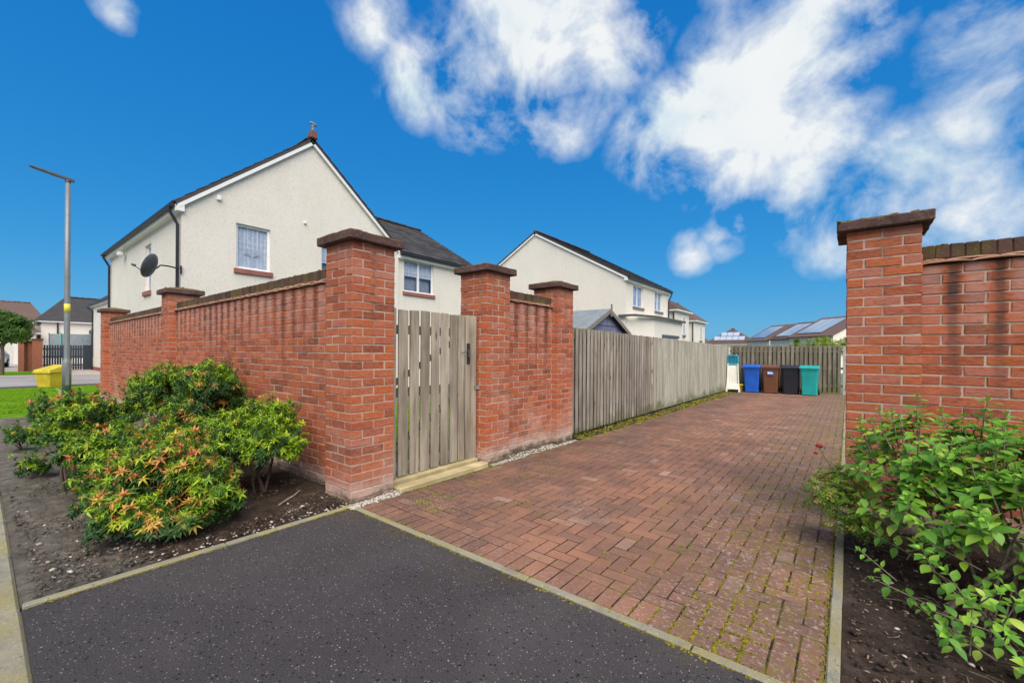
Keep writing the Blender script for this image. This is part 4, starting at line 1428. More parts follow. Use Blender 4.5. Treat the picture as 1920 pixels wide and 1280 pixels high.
def ridge_tiles(house, P0, A, L, mat='roof_tile', r=0.12):
    A = Vector(A).normalized(); n = max(1, round(L / 0.45)); s = L / n
    for i in range(n):
        a = Vector(P0) + A * (i * s + .004); b = Vector(P0) + A * ((i + 1) * s - .004)
        side = A.cross(Vector((0, 0, 1))).normalized(); m = MB(); vs = []
        for q in (a, b):
            for k in range(7):
                t = math.pi * k / 6; vs.append(q + side * r * math.cos(t) + Vector((0, 0, r * 0.75 * math.sin(t) - 0.03)))
        m.add(vs, [(k, k + 1, k + 8, k + 7) for k in range(6)] + [(0, 1, 2, 3, 4, 5, 6), (13, 12, 11, 10, 9, 8, 7)], True)
        m.build('ridge_tile', mat, house)


def gable_house(name, label, x0, x1, y0, y1, ze, zr, axis, holes=None, wins=None, ov=0.16, vo=0.09, mat='roof_tile', zb=-0.4, single=(), gutters=True, ridge_off=None, tiles=True, cat='house', sill='red_sill', walls='roughcast'):
    """axis: ridge direction; holes: {side: [(a,b,c,d)]} with side in S(-Y) N(+Y) E(+X) W(-X), heights absolute"""
    h = thing(name, label, cat, ((x0 + x1) / 2, (y0 + y1) / 2, 0)); h.location = (0, 0, 0)
    holes = holes or {}
    cx, cy = (x0 + x1) / 2, (y0 + y1) / 2
    sides = {'S': ((x0, y0), (1, 0, 0), (0, -1, 0), x1 - x0), 'N': ((x1, y1), (-1, 0, 0), (0, 1, 0), x1 - x0),
             'E': ((x1, y0), (0, 1, 0), (1, 0, 0), y1 - y0), 'W': ((x0, y1), (0, -1, 0), (-1, 0, 0), y1 - y0)}
    for s, (o, U, Nn, W_) in sides.items():
        hs = [(q[0], q[1], q[2] - zb, q[3] - zb) for q in holes.get(s, [])]
        g = (s in 'EW' and axis == 'X') or (s in 'SN' and axis == 'Y')
        wall_panel(h, 'wall', (o[0], o[1], zb), U, Nn, W_, ze - zb, hs, walls, peak=(W_ / 2, zr - ze) if g else None)
        for i, q in enumerate(hs):
            st = (wins or {}).get(s, [{}] * 9)[i]
            window(h, (o[0], o[1], zb), U, Nn, q, **{'sill': sill, **st})
    half = (y1 - y0) / 2 if axis == 'X' else (x1 - x0) / 2
    rise = zr - ze; sl = math.hypot(half, rise); k = (half + ov) / half
    dz = -rise * (k - 1) + 0.10
    for sgn in (-1, 1):
        if axis == 'X':
            E0 = (x0 - vo, cy + sgn * (half + ov), ze + dz); A = (1, 0, 0); S = (0, -sgn * half, rise); La = x1 - x0 + 2 * vo
        else:
            E0 = (cx + sgn * (half + ov), y0 - vo, ze + dz); A = (0, 1, 0); S = (-sgn * half, 0, rise); La = y1 - y0 + 2 * vo
        slope(h, E0, A, S, La, sl * k, mat, single=(sgn in single), tiles=tiles)
        E = Vector(E0); Av = Vector(A); Sv = Vector(S).normalized()
        # fascia + soffit + gutter
        out = Vector((0, sgn, 0)) if axis == 'X' else Vector((sgn, 0, 0))
        m = MB(); m.bar(E + Av * 0.03 - out * 0.02 + Vector((0, 0, -0.145)), E + Av * (La - 0.03) - out * 0.02 + Vector((0, 0, -0.145)), 0.025, 0.16); m.build('fascia', 'white_trim', h)
        m = MB(); q = E - out * (ov / 2 + 0.01) + Vector((0, 0, -0.215)); m.bar(q + Av * 0.03, q + Av * (La - 0.03), ov - 0.02, 0.02); m.build('soffit', 'white_trim', h)
        if gutters:
            m = MB(); q = E + out * 0.055 + Vector((0, 0, -0.085)); m.tube([q, q + Av * La], 0.058, 10); m.build('gutter', 'black_gutter', h)
        # bargeboards
        for e in (0, 1):
            q = E + Av * (0.015 + e * (La - 0.03)); Nn = Vector(A).cross(Sv); Nn = Nn if Nn.z > 0 else -Nn
            m = MB(); m.bar(q - Nn * 0.115, q + Sv * (sl * k) - Nn * 0.115, 0.03, 0.085, Nn); m.build('bargeboard', 'white_trim', h)
            m = MB(); q3 = E + Av * (0.005 if e == 0 else La - 0.005 - vo) + Vector((0, 0, -0.206))
            m.hexa([q3 - out * 0.033, q3 + Av * vo - out * 0.033, q3 + Av * vo - out * (ov + 0.04), q3 - out * (ov + 0.04)], [q3 - out * 0.033 + Vector((0, 0, 0.11)), q3 + Av * vo - out * 0.033 + Vector((0, 0, 0.11)), q3 + Av * vo - out * (ov + 0.04) + Vector((0, 0, 0.11 + (ov) * rise / half)), q3 - out * (ov + 0.04) + Vector((0, 0, 0.11 + (ov) * rise / half))]); m.build('eaves_box', 'white_trim', h)
            m = MB(); q2 = E + Av * (vo / 2 if e == 0 else La - vo / 2)
            m.bar(q2 - Nn * 0.145 + Sv * 0.02, q2 + Sv * (sl * k - 0.05) - Nn * 0.145, vo - 0.02, 0.016, Nn); m.build('verge_soffit', 'white_trim', h)
    if axis == 'X': ridge_tiles(h, (x0 - vo, cy, zr + 0.15), (1, 0, 0), x1 - x0 + 2 * vo, mat)
    else: ridge_tiles(h, (cx, y0 - vo, zr + 0.15), (0, 1, 0), y1 - y0 + 2 * vo, mat)
    return h


def downpipe(h, pts, r=0.036):
    return MB().tube(pts, r, 8).build('downpipe', 'black_gutter', h)


# main house on the left: gable towards the drive
hA = gable_house('cream_house', 'large cream roughcast house with gable end and satellite dish behind the long wall', -19.0, -9.85, 1.2, 7.8, 5.06, 7.85, 'X',
                 holes={'S': [(5.4, 6.15, 3.1, 4.5)], 'E': [(1.22, 2.10, 3.6, 4.84), (3.62, 4.7, 3.6, 4.75)]},
                 wins={'S': [dict(curtain='net')], 'E': [dict(curtain='net', leaves=1), dict(leaves=2, curtain='blind')]})
downpipe(hA, [(-9.95, 0.98, 4.95), (-9.95, 0.98, 4.80), (-9.95, 1.08, 4.62), (-9.95, 1.14, 4.5), (-9.95, 1.14, -0.2)])
downpipe(hA, [(-18.8, 0.98, 4.95), (-18.8, 0.98, 4.80), (-18.8, 1.08, 4.62), (-18.8, 1.14, 4.5), (-18.8, 1.14, -0.2)])
B('vent', 'white_trim', hA, (-9.85, -9.78, 1.95, 2.05, 5.33, 5.45), bevel=0.01)
B('vent', 'white_trim', hA, (-9.85, -9.80, 4.25, 4.33, 5.25, 5.33), bevel=0.01)
m = MB(); m.tube([(-16.3, 1.2, 4.62), (-16.3, 1.06, 4.62)], 0.03, 8); m.box(-16.38, -16.1, 0.98, 1.1, 4.56, 4.68); m.build('flood_light', 'white_trim', hA)
m = MB(); m.hexa([(-9.95, 4.38, 7.93), (-9.66, 4.38, 7.93), (-9.66, 4.62, 7.93), (-9.95, 4.62, 7.93)], [(-9.92, 4.42, 8.2), (-9.70, 4.42, 8.2), (-9.70, 4.58, 8.2), (-9.92, 4.58, 8.2)])
fin = m.build('ridge_end', 'terracotta', hA, 0.02)
m = MB(); m.lathe([(0.001, 0), (0.07, 0.0), (0.035, 0.06), (0.03, 0.13), (0.055, 0.17), (0.001, 0.2)], (-9.8, 4.5, 8.19), 10)
m.tube([(-9.8, 4.40, 8.44), (-9.8, 4.47, 8.43), (-9.8, 4.55, 8.40), (-9.8, 4.66, 8.42)], [0.018, 0.05, 0.055, 0.012], 8)
m.build('finial', 'lead', fin)
# palm-leaf motif of the net curtain
pal = MB()
for k in range(9):
    a = R(15 + 18.75 * k); l = 0.26
    pts = [Vector((-9.965, 2.86 + math.cos(a) * l * t, 3.98 + (math.sin(a) * l * t * 0.8 + 0.10 * t * (1 - t)))) for t in (0, .35, .7, 1)]
    pal.tube(pts, [0.006, 0.012, 0.011, 0.003], 5)
pal.box(-9.972, -9.958, 2.84, 2.88, 3.70, 3.98)
pal.build('curtain_motif', 'curtain_white', hA)

# satellite dish
dish = thing('satellite_dish', 'dark grey satellite dish on an arm at the corner of the cream house', 'satellite dish', (-9.83, 1.13, 3.3))
nd = Vector((-0.55, -0.75, 0.34)).normalized()
Mr = nd.to_track_quat('Z', 'Y').to_matrix()
c0 = Vector((0.10, -0.50, 0.02))
prof = [(0.001, 0.0), (0.12, 0.012), (0.22, 0.042), (0.30, 0.082), (0.302, 0.094), (0.22, 0.056), (0.12, 0.024), (0.001, 0.010)]
MB().lathe(prof, c0, 28, M=Mr).build('reflector', 'dish_grey', dish)
lnb = c0 + nd * 0.42 + Vector((0, 0, -0.12))
m = MB(); m.tube([c0 + Mr @ Vector((0, -0.24, 0.02)), lnb], 0.011, 6); m.build('feed_arm', 'black_gutter', dish)
m = MB(); m.tube([lnb - nd * 0.03, lnb + nd * 0.05], [0.03, 0.022], 8); m.build('lnb', 'black_gutter', dish)
m = MB(); m.tube([(-0.0, 0.02, 0.07), (0.02, -0.2, 0.10), (0.06, -0.36, 0.09), c0 - nd * 0.07 + Vector((0, 0, 0.0)), c0 - nd * 0.0], 0.018, 8); m.build('bracket', 'black_gutter', dish)
m = MB(); m.box(-0.03, 0.03, 0.045, 0.069, -0.05, 0.15); m.build('wall_plate', 'black_gutter', dish)

# rear wing (next house of the row), ridge along Y, its tiles facing the drive
hW = gable_house('terrace_house', 'cream house with grey tiled roof and twin window seen above the picket gate', -17.7, -9.90, 7.83, 12.0, 5.06, 7.35, 'Y',
                 holes={'E': [(0.25, 1.72, 3.62, 4.87)]}, wins={'E': [dict(leaves=2, curtain='blind')]}, single=(1,), vo=0.05)

# house with its gable to the camera, behind the fence
hB = gable_house('gable_house', 'cream house with wide plain gable and grey roof behind the shed', -16.0, -5.2, 17.7, 24.0, 5.06, 8.05, 'Y',
                 holes={'E': [(0.95, 2.3, 3.7, 4.8), (4.0, 5.25, 3.72, 4.82)]}, wins={'E': [dict(leaves=2), dict(leaves=2)]}, sill='grey_sill')
downpipe(hB, [(-4.98, 23.95, 4.93), (-4.98, 23.95, 4.8), (-5.1, 23.92, 4.55), (-5.14, 23.9, 4.4), (-5.14, 23.9, 3.3)])
m = MB(); m.add([(-5.19, 17.78, -0.4), (-4.75, 18.2, -0.4), (-4.35, 19.3, -0.4), (-4.35, 23.95, -0.4), (-5.19, 23.95, -0.4),
                 (-5.19, 17.78, 3.1), (-4.75, 18.2, 3.1), (-4.35, 19.3, 3.1), (-4.35, 23.95, 3.1), (-5.19, 23.95, 3.1)],
                [(0, 1, 6, 5), (1, 2, 7, 6), (2, 3, 8, 7), (3, 4, 9, 8), (5, 6, 7, 8, 9)])
bay = m.build('bay', 'roughcast', hB)
m = MB()
for a, b in (((-5.5, 17.6), (-4.72, 17.62)), ((-4.72, 17.62), (-4.25, 19.25)), ((-4.25, 19.25), (-4.25, 24.03))):
    m.bar((a[0], a[1], 3.15), (b[0], b[1], 3.15), 0.16, 0.10)
m.build('bay_roof_trim', 'grey_trim', bay)
for k, (a, b) in enumerate(((18.45, 18.75), (18.85, 19.12))):
    t0 = (a - 18.2) / 1.1; t1 = (b - 18.2) / 1.1
    MB().hexa([(-4.73 + .4 * t0, a - .02, 1.2), (-4.73 + .4 * t1, b - .02, 1.2), (-4.76 + .4 * t1, b, 1.2), (-4.76 + .4 * t0, a, 1.2)],
              [(-4.73 + .4 * t0, a - .02, 2.1), (-4.73 + .4 * t1, b - .02, 2.1), (-4.76 + .4 * t1, b, 2.1), (-4.76 + .4 * t0, a, 2.1)]).build('bay_window', 'black_gutter', bay)
B('patio_door', 'white_frame', bay, (-4.36, -4.32, 20.6, 22.9, 0.0, 2.15))
B('door_lintel', 'grey_trim', bay, (-4.36, -4.24, 20.45, 23.05, 2.16, 2.3))
B('door_pane', 'room_dark', bay, (-4.35, -4.31, 20.7, 21.7, 0.1, 2.05), (-4.35, -4.31, 21.8, 22.8, 0.1, 2.05))

hE = gable_house('end_house', 'cream house with black gutter at the far end of the long wall', -37.0, -22.0, 2.95, 9.2, 4.45, 7.0, 'X', tiles=False)
downpipe(hE, [(-36.8, 2.6, 4.2), (-36.8, 2.88, 3.9), (-36.8, 2.88, -0.2)])
B('plinth', 'far_brick', hE, (-37.03, -22.0, 2.92, 9.2, -0.4, 0.18))


def hip_house(name, label, x0, x1, y0, y1, ze, zr, mat, ov=0.35, ridge='Y', zb=-0.4, ridge_cut=0.45):
    h = thing(name, label, 'house')
    B('wall', 'roughcast', h, (x0, x1, y0, y1, zb, ze))
    a0, a1, b0, b1 = x0 - ov, x1 + ov, y0 - ov, y1 + ov
    if ridge == 'Y':
        c = (a0 + a1) / 2; i = (b1 - b0) * ridge_cut; r = [(c, b0 + i, zr), (c, b1 - i, zr)]
        f = [(0, 1, 4), (1, 2, 5, 4), (2, 3, 5), (3, 0, 4, 5), (0, 3, 2, 1)]
    else:
        c = (b0 + b1) / 2; i = (a1 - a0) * ridge_cut; r = [(a0 + i, c, zr), (a1 - i, c, zr)]
        f = [(0, 1, 5, 4), (1, 2, 5), (2, 3, 4, 5), (3, 0, 4), (0, 3, 2, 1)]
    m = MB(); m.add([(a0, b0, ze), (a1, b0, ze), (a1, b1, ze), (a0, b1, ze)] + r, f)
    m.build('roof', mat, h)
    B('fascia', 'white_trim', h, (a0 + .02, a1 - .02, b0 + .02, b1 - .02, ze - 0.11, ze - 0.004))
    ridge_tiles(h, r[0], Vector(r[1]) - Vector(r[0]), max(0.4, (Vector(r[1]) - Vector(r[0])).length), mat, 0.16)
    return h


def far_hip(name, label, x0, x1, y0, y1, ze, zr, win):
    h = hip_house(name, label, x0, x1, y0, y1, ze, zr, 'brown_roof_tile', ridge='X', ridge_cut=0.28, ov=0.25)
    MB().tube([(x1 - .1, y0 - .2, ze - .2), (x1 - .1, y0 - .06, ze - .45), (x1 - .1, y0 - .06, -0.2)], 0.04, 8).build('downpipe', 'black_gutter', h)
    w = B('window', 'white_frame', h, (x1, x1 + .03, win[0], win[1], win[2], win[3]))
    B('pane', 'room_dark', w, (x1 + .005, x1 + .036, win[0] + .08, win[1] - .08, win[2] + .08, win[3] - .08))
    B('sill', 'grey_sill', w, (x1, x1 + .08, win[0] - .08, win[1] + .08, win[2] - .16, win[2] - .004))
    return h


far_hip('brown_roof_house', 'cream house with brown roof just beyond the wide gable house', -13.0, -5.64, 26.8, 29.8, 4.25, 5.75, (28.3, 28.8, 2.6, 3.9))
far_hip('brown_roof_house', 'farthest cream house with brown roof at the end of the row', -13.0, -6.4, 34.0, 37.2, 4.0, 5.6, (35.6, 36.1, 2.4, 3.6))
hF = hip_house('hip_roof_house', 'pale house with dark hipped roof behind the navy picket fence', -66.0, -58.0, 1.9, 9.5, 4.1, 6.9, 'roof_tile', ridge='Y', ridge_cut=0.28)
MB().tube([(-57.9, 3.0, 4.0), (-57.9, 3.0, -0.2)], 0.06, 8).build('downpipe', 'black_gutter', hF)
m = MB(); m.lathe([(0.001, 0), (0.25, 0.03), (0.42, 0.14), (0.001, 0.06)], (-57.6, 5.55, 3.1), 18, 'X'); m.build('dish', 'dish_grey', hF)
hip_house('brown_hip_house', 'brown hipped roof house partly hidden by the small maple tree', -84, -72, -2.5, 3.2, 4.3, 7.2, 'brown_roof_tile', ridge='Y', ridge_cut=0.2)
hip_house('porch_house', 'low brown roofed porch house beside the navy picket fence', -63, -57.0, 0.2, 1.5, 2.9, 4.2, 'brown_roof_tile', ridge='X', ridge_cut=0.2)
hG = hip_house('solar_bungalow', 'distant bungalow with hipped roof carrying pale solar panels', -17.6, -9.8, 82.5, 91, 3.0, 6.0, 'brown_roof_tile', ridge='Y', ridge_cut=0.40)
hip_house('hip_bungalow', 'distant bungalow with plain brown hipped roof left of the solar bungalow', -26.5, -18.6, 86, 94, 3.0, 5.8, 'brown_roof_tile', ridge='X', ridge_cut=0.38)
# panels on the front hip of the solar bungalow
a0, a1, b0 = -17.95, -9.45, 82.15; cxx = (a0 + a1) / 2; apex = Vector((cxx, b0 + 9.2 * 0.40, 6.0)); base = Vector((cxx, b0, 3.0))
Sv = (apex - base); Nv = Vector((1, 0, 0)).cross(Sv).normalized()
for row, (t, n) in enumerate(((0.24, 5), (0.5, 3))):
    for k in range(n):
        q = base + Sv * t + Vector(((k - (n - 1) / 2) * 1.02, 0, 0)) + Nv * 0.06
        MB().bar(q, q + Sv * 0.23, 0.95, 0.05, Nv).build('solar_panel', 'pale_panel', hG)

# terrace turned at 45 degrees, glossy roof panels with blue sky reflection partly painted in
for k, (rx, ry, rz_, lab) in enumerate(((-4.56, 63.2, 4.95, 'brown roofed terrace house with solar panels, leftmost of the three by the far fence'),
                                        (-1.2, 57.2, 4.85, 'brown roofed terrace house with solar panels, middle one of the three'),
                                        (1.25, 50.6, 4.85, 'white gabled terrace house with large solar panels nearest the right pier'))):
    t = thing('terrace_cottage', lab, 'house', (rx, ry, 0), R(-45))
    L = (4.3, 4.3, 5.2)[k]; hd = 3.6; ze = 3.0   # local: X along ridge, -Y towards the eave
    m = MB(); m.add([(0.1, -hd, -0.4), (L - .1, -hd, -0.4), (L - .1, hd, -0.4), (.1, hd, -0.4), (.1, -hd, ze), (L - .1, -hd, ze), (L - .1, hd, ze), (.1, hd, ze), (.1, 0, rz_ - .1), (L - .1, 0, rz_ - .1)],
                    [(0, 1, 5, 4), (2, 3, 7, 6), (1, 2, 6, 9, 5), (3, 0, 4, 8, 7)]); m.build('wall', 'roughcast', t)
    for s in (-1, 1):
        S = Vector((0, -s * hd, rz_ - ze)).normalized(); E0 = Vector((0, s * (hd + .25), ze - 0.13)); ln = (hd + .25) * math.hypot(hd, rz_ - ze) / hd
        Nn = Vector((0, s * (rz_ - ze), hd)).normalized()
        m = MB(); lo = [E0, E0 + Vector((L, 0, 0)), E0 + Vector((L, 0, 0)) + S * ln, E0 + S * ln]
        m.hexa(lo, [p + Nn * 0.09 for p in lo]); m.build('roof', 'brown_roof_tile', t)
        if s == -1:
            q0 = E0 + Nn * 0.12
            for c in range(2 if k < 2 else 3):
                wpx = (L * 0.56) / (2 if k < 2 else 3)
                a = q0 + Vector((L * 0.12 + c * wpx + .03, 0, 0)) + S * ln * 0.16
                lo = [a, a + Vector((wpx - .04, 0, 0)), a + Vector((wpx - .04, 0, 0)) + S * ln * 0.7, a + S * ln * 0.7]
                m = MB(); m.hexa(lo, [p + Nn * 0.04 for p in lo]); m.build('solar_panel', 'solar_panel', t)

# ------------------------------------------------------------------ shed
sh = thing('garden_shed', 'garden shed with purple-grey boards and felt roof behind the fence', 'shed')
gx = -0.95; yA, yB = 5.85, 7.85; yc = 6.85; zeS, zrS = 1.84, 2.26
zb = -0.2; n = 15
for i in range(n):
    z0_, z1_ = zb + i * 0.165, zb + (i + 1) * 0.165 - 0.004
    def half_at(z): return 1.0 if z <= zeS else max(0.0, 1.0 * (zrS - z) / (zrS - zeS))
    h0, h1 = half_at(z0_), half_at(min(z1_, zrS - 0.01))
    if h0 < 0.06: break
    m = MB(); m.hexa([(gx - 0.03, yc - h0, z0_), (gx + 0.018, yc - h0, z0_), (gx + 0.018, yc + h0, z0_), (gx - 0.03, yc + h0, z0_)],
                     [(gx - 0.03, yc - h1, z1_), (gx + 0.002, yc - h1, z1_), (gx + 0.002, yc + h1, z1_), (gx - 0.03, yc + h1, z1_)])
    m.build('cladding_board', 'shed_paint', sh)
B('wall', 'shed_paint', sh, (gx - 2.4, gx - 0.032, yA, yB, zb, zeS - 0.02))
for s in (-1, 1):
    e = Vector((0, yc + s * 1.12, zeS - 0.05)); r = Vector((0, yc, zrS + 0.03))
    m = MB(); lo = [(gx - 2.5, *e.yz), (gx + 0.1, *e.yz), (gx + 0.1, *r.yz), (gx - 2.5, *r.yz)]
    m.hexa(lo, [(p[0], p[1], p[2] + 0.03) for p in lo]); m.build('roof', 'shed_felt', sh)
    MB().bar((gx + 0.112, e.y, e.z - 0.02), (gx + 0.112, r.y, r.z - 0.02), 0.02, 0.09).build('bargeboard', 'shed_trim', sh)
MB().bar((gx + 0.135, yc, zrS - 0.12), (gx + 0.135, yc, zrS + 0.16), 0.05, 0.02).build('finial', 'shed_trim', sh)

# ------------------------------------------------------------------ street lamp
lp = thing('street_lamp', 'grey steel street lamp with slanted dark lantern on the lawn', 'street lamp', (-13.9, -0.42, -0.03))
MB().lathe([(0.001, 0.0), (0.1, 0.0), (0.1, 0.21), (0.001, 0.21)], n=20).build('base_band', 'black_band', lp)
MB().lathe([(0.001, 0.2), (0.095, 0.205), (0.095, 0.98), (0.088, 1.03), (0.066, 1.10), (0.064, 1.12), (0.062, 3.4), (0.055, 6.12), (0.001, 6.12)], n=20).build('column', 'galvanised', lp)
B('access_door', 'galvanised', lp, (0.085, 0.098, -0.04, 0.04, 0.36, 0.86), bevel=0.002)
MB().lathe([(0.0635, 2.40), (0.0652, 2.40), (0.0652, 2.64), (0.0635, 2.64)], n=20).build('label_band', 'yellow_label', lp)
m = MB(); m.hexa([(-0.055, 0.13, 6.09), (0.055, 0.13, 6.09), (0.075, -0.72, 6.27), (-0.075, -0.72, 6.27)], [(-0.055, 0.13, 6.17), (0.055, 0.13, 6.17), (0.065, -0.72, 6.305), (-0.065, -0.72, 6.305)])
m.tube([(0, 0, 6.05), (0, 0, 6.14)], 0.062, 10); m.build('lantern', 'dark_grey_metal', lp, 0.008)
MB().hexa([(-0.05, -0.2, 6.148), (0.05, -0.2, 6.148), (0.055, -0.68, 6.25), (-0.055, -0.68, 6.25)], [(-0.05, -0.2, 6.155), (0.05, -0.2, 6.155), (0.055, -0.68, 6.257), (-0.055, -0.68, 6.257)]).build('lens', 'dark_grey_metal', lp)

# ------------------------------------------------------------------ grit bin
gb = thing('grit_bin', 'yellow plastic grit bin with sloping lid at the edge of the lawn', 'grit bin', (-19.0, -0.33, -0.02), R(32))
m = MB(); m.hexa([(-0.26, -0.24, 0.0), (0.26, -0.24, 0.0), (0.26, 0.24, 0.0), (-0.26, 0.24, 0.0)], [(-0.31, -0.29, 0.52), (0.31, -0.29, 0.52), (0.31, 0.29, 0.58), (-0.31, 0.29, 0.58)])
m.build('body', 'grit_yellow', gb, 0.02)
m = MB(); m.hexa([(-0.345, -0.335, 0.50), (0.345, -0.335, 0.50), (0.345, 0.335, 0.55), (-0.345, 0.335, 0.55)], [(-0.33, -0.31, 0.62), (0.33, -0.31, 0.62), (0.31, 0.29, 0.80), (-0.31, 0.29, 0.80)])
m.build('lid', 'grit_yellow', gb, 0.02)
for q in (-1, 1): B('skid', 'grit_yellow', gb, (-0.24, 0.24, q * 0.16 - 0.03, q * 0.16 + 0.03, -0.03, 0.02))

# ------------------------------------------------------------------ left background: navy fence, brick screen, trampoline, parked cars
nf = thing('picket_fence', 'navy blue picket fence with gaps at the far end of the court', 'fence', (-37.05, 1.9, -0.05))
picket_me = MB().box(-0.01, 0.01, -0.043, 0.043, 0.05, 1.66).mesh('picket', 'navy_paint')
y = -1.42
while y < 0.55:
    link('picket', picket_me, nf, Matrix.Translation((0, y, random.uniform(-.01, .01)))); y += 0.118
for zc in (0.35, 0.9, 1.4): B('rail', 'navy_paint', nf, (-0.055, -0.012, -1.45, 1.0, zc - .04, zc + .04))
B('gate_panel', 'navy_paint', nf, (-0.02, 0.02, 0.56, 1.0, 0.04, 1.68))
bs = thing('brick_screen', 'far red brick screen wall with two piers beside the maple tree', 'brick wall', (-36.5, 0.0, -0.05))
B('wall', 'far_brick', bs, (-0.6, 0.5, -0.05, 0.5, 0, 1.9)); B('pier', 'far_brick', bs, (0.5, 0.72, 0.12, 0.56, 0, 1.95), (0.5, 0.72, -0.4, -0.2, 0, 1.95))
B('wall_face', 'far_brick', bs, (-0.4, 0.35, -0.4, -0.06, 0, 1.85)); B('coping', 'coping_brick', bs, (-0.65, 0.76, -0.45, 0.6, 1.951, 2.03))
tr = thing('trampoline', 'trampoline with dark safety net behind the navy fence', 'trampoline', (-43.0, 2.9, -0.05))
MB().lathe([(1.45, 0.75), (1.55, 0.78), (1.55, 0.84), (1.45, 0.86)], n=24).build('frame', 'net_grey', tr)
MB().lathe([(1.50, 0.86), (1.50, 2.5), (1.46, 2.52)], n=24).build('net', 'net_grey', tr)
for k in range(6):
    a = k * math.pi / 3 + .3; MB().tube([(1.56 * math.cos(a), 1.56 * math.sin(a), 0), (1.56 * math.cos(a), 1.56 * math.sin(a), 2.6)], 0.04, 8).build('pole', 'teal_pole' if k % 2 else 'net_grey', tr)


def car(loc, rz, paint, label):
    t = thing('parked_car', label, 'car', loc, rz)
    prof = [(-2.05, 0.35), (-2.1, 0.7), (-1.95, 0.92), (-1.2, 1.0), (-0.55, 1.42), (0.75, 1.45), (1.5, 1.08), (2.0, 0.98), (2.1, 0.6), (2.05, 0.33)]
    n = len(prof); vs = []
    for s in (-1, 1):
        for (x, z) in prof:
            w = 0.86 if z < 1.05 else 0.68; vs.append((x, s * w, z))
    fs = [(i, i + 1, n + i + 1, n + i) for i in range(n - 1)] + [(n - 1, 0, n, 2 * n - 1), tuple(range(n)), tuple(reversed(range(n, 2 * n)))]
    MB().add(vs, fs).build('body', paint, t, 0.05, 2)
    for s in (-1, 1):
        MB().add([(-1.0, s * 0.87, 1.04), (1.3, s * 0.87, 1.06), (0.7, s * 0.715, 1.37), (-0.5, s * 0.715, 1.35)], [(0, 1, 2, 3)]).build('side_window', 'car_dark', t)
        for x in (-1.3, 1.3):
            w = MB().lathe([(0.001, -0.1), (0.2, -0.1), (0.31, -0.09), (0.31, 0.09), (0.2, 0.1), (0.001, 0.1)], (x, s * 0.80, 0.31), 18, 'Y').build('wheel', 'tyre_rubber', t)
            MB().lathe([(0.001, 0), (0.19, 0), (0.19, 0.03), (0.001, 0.04)], (x, s * 0.80 + (0.095 if s > 0 else -0.125), 0.31), 14, 'Y').build('rim', 'steel', w)
        B('headlight', 'white_trim', t, (-2.12, -2.02, s * 0.62 - .16, s * 0.62 + .16, 0.66, 0.8))
        B('tail_light', 'lamp_red', t, (2.03, 2.13, s * 0.66 - .14, s * 0.66 + .14, 0.7, 0.9))
    MB().add([(-1.18, -0.72, 1.03), (-1.18, 0.72, 1.03), (-0.6, 0.62, 1.40), (-0.6, -0.62, 1.40)], [(0, 1, 2, 3)]).build('windscreen', 'car_dark', t)
    return t


car((-46.5, -1.55, -0.05), R(170), 'car_silver', 'silver car parked behind the maple tree')
car((-40.5, -2.35, -0.05), R(175), 'car_dark', 'dark car parked at the left edge under the maple tree')
# ------------------------------------------------------------------ vegetation
from mathutils import noise as mnoise


def leaf_template(n_sec, length, width, fold=0.12, droop=0.2, shape=0.5):
    """one leaf along +X from the origin, face up (+Z)"""
    V, F = [], []
    prev = None
    for i in range(n_sec + 1):
        t = i / n_sec
        w = width * (math.sin(math.pi * t ** shape) if 0 < t < 1 else 0.0)
        x = length * t; z = -droop * length * t * t
        if w == 0: V.append((x, 0, z)); ids = (len(V) - 1,)
        else:
            V += [(x, -w / 2, z + fold * w), (x, 0, z), (x, w / 2, z + fold * w)]; n = len(V); ids = (n - 3, n - 2, n - 1)
        if prev is not None:
            if len(prev) == 1 and len(ids) == 3: F += [(prev[0], ids[0], ids[1]), (prev[0], ids[1], ids[2])]
            elif len(prev) == 3 and len(ids) == 1: F += [(prev[0], ids[0], prev[1]), (prev[1], ids[0], prev[2])]
            else: F += [(prev[0], ids[0], ids[1]), (prev[0], ids[1], prev[1]), (prev[1], ids[1], ids[2]), (prev[1], ids[2], prev[2])]
        prev = ids
    return np.array(V, float), np.array(F, int)


def rosette(n, elev0, elev1, width, droop, seed, n_sec=3):
    rr = random.Random(seed); Vs, Fs = [], []; off = 0
    for k in range(n):
        v, f = leaf_template(n_sec, rr.uniform(0.8, 1.1), width * rr.uniform(.85, 1.15), droop=droop * rr.uniform(.6, 1.5))
        a = k * 2.399 + rr.uniform(-.2, .2); e = R(elev0 + (elev1 - elev0) * k / n + rr.uniform(-8, 8))
        ce, se = math.cos(e), math.sin(e); ca, sa = math.cos(a), math.sin(a)
        Re = np.array([[ce, 0, -se], [0, 1, 0], [se, 0, ce]]); Rz = np.array([[ca, -sa, 0], [sa, ca, 0], [0, 0, 1]])
        Vs.append(v @ (Rz @ Re).T + np.array([0, 0, 0.04 * k / n])); Fs.append(f + off); off += len(v)
    return np.concatenate(Vs), np.concatenate(Fs)


ROS = [rosette(9, 5, 75, 0.36, 0.45, 1), rosette(7, -15, 55, 0.42, 0.55, 2), rosette(10, 15, 80, 0.36, 0.4, 3),
       rosette(9, -35, 45, 0.30, 0.5, 4), rosette(16, -40, 50, 0.12, 0.3, 5, 2)]


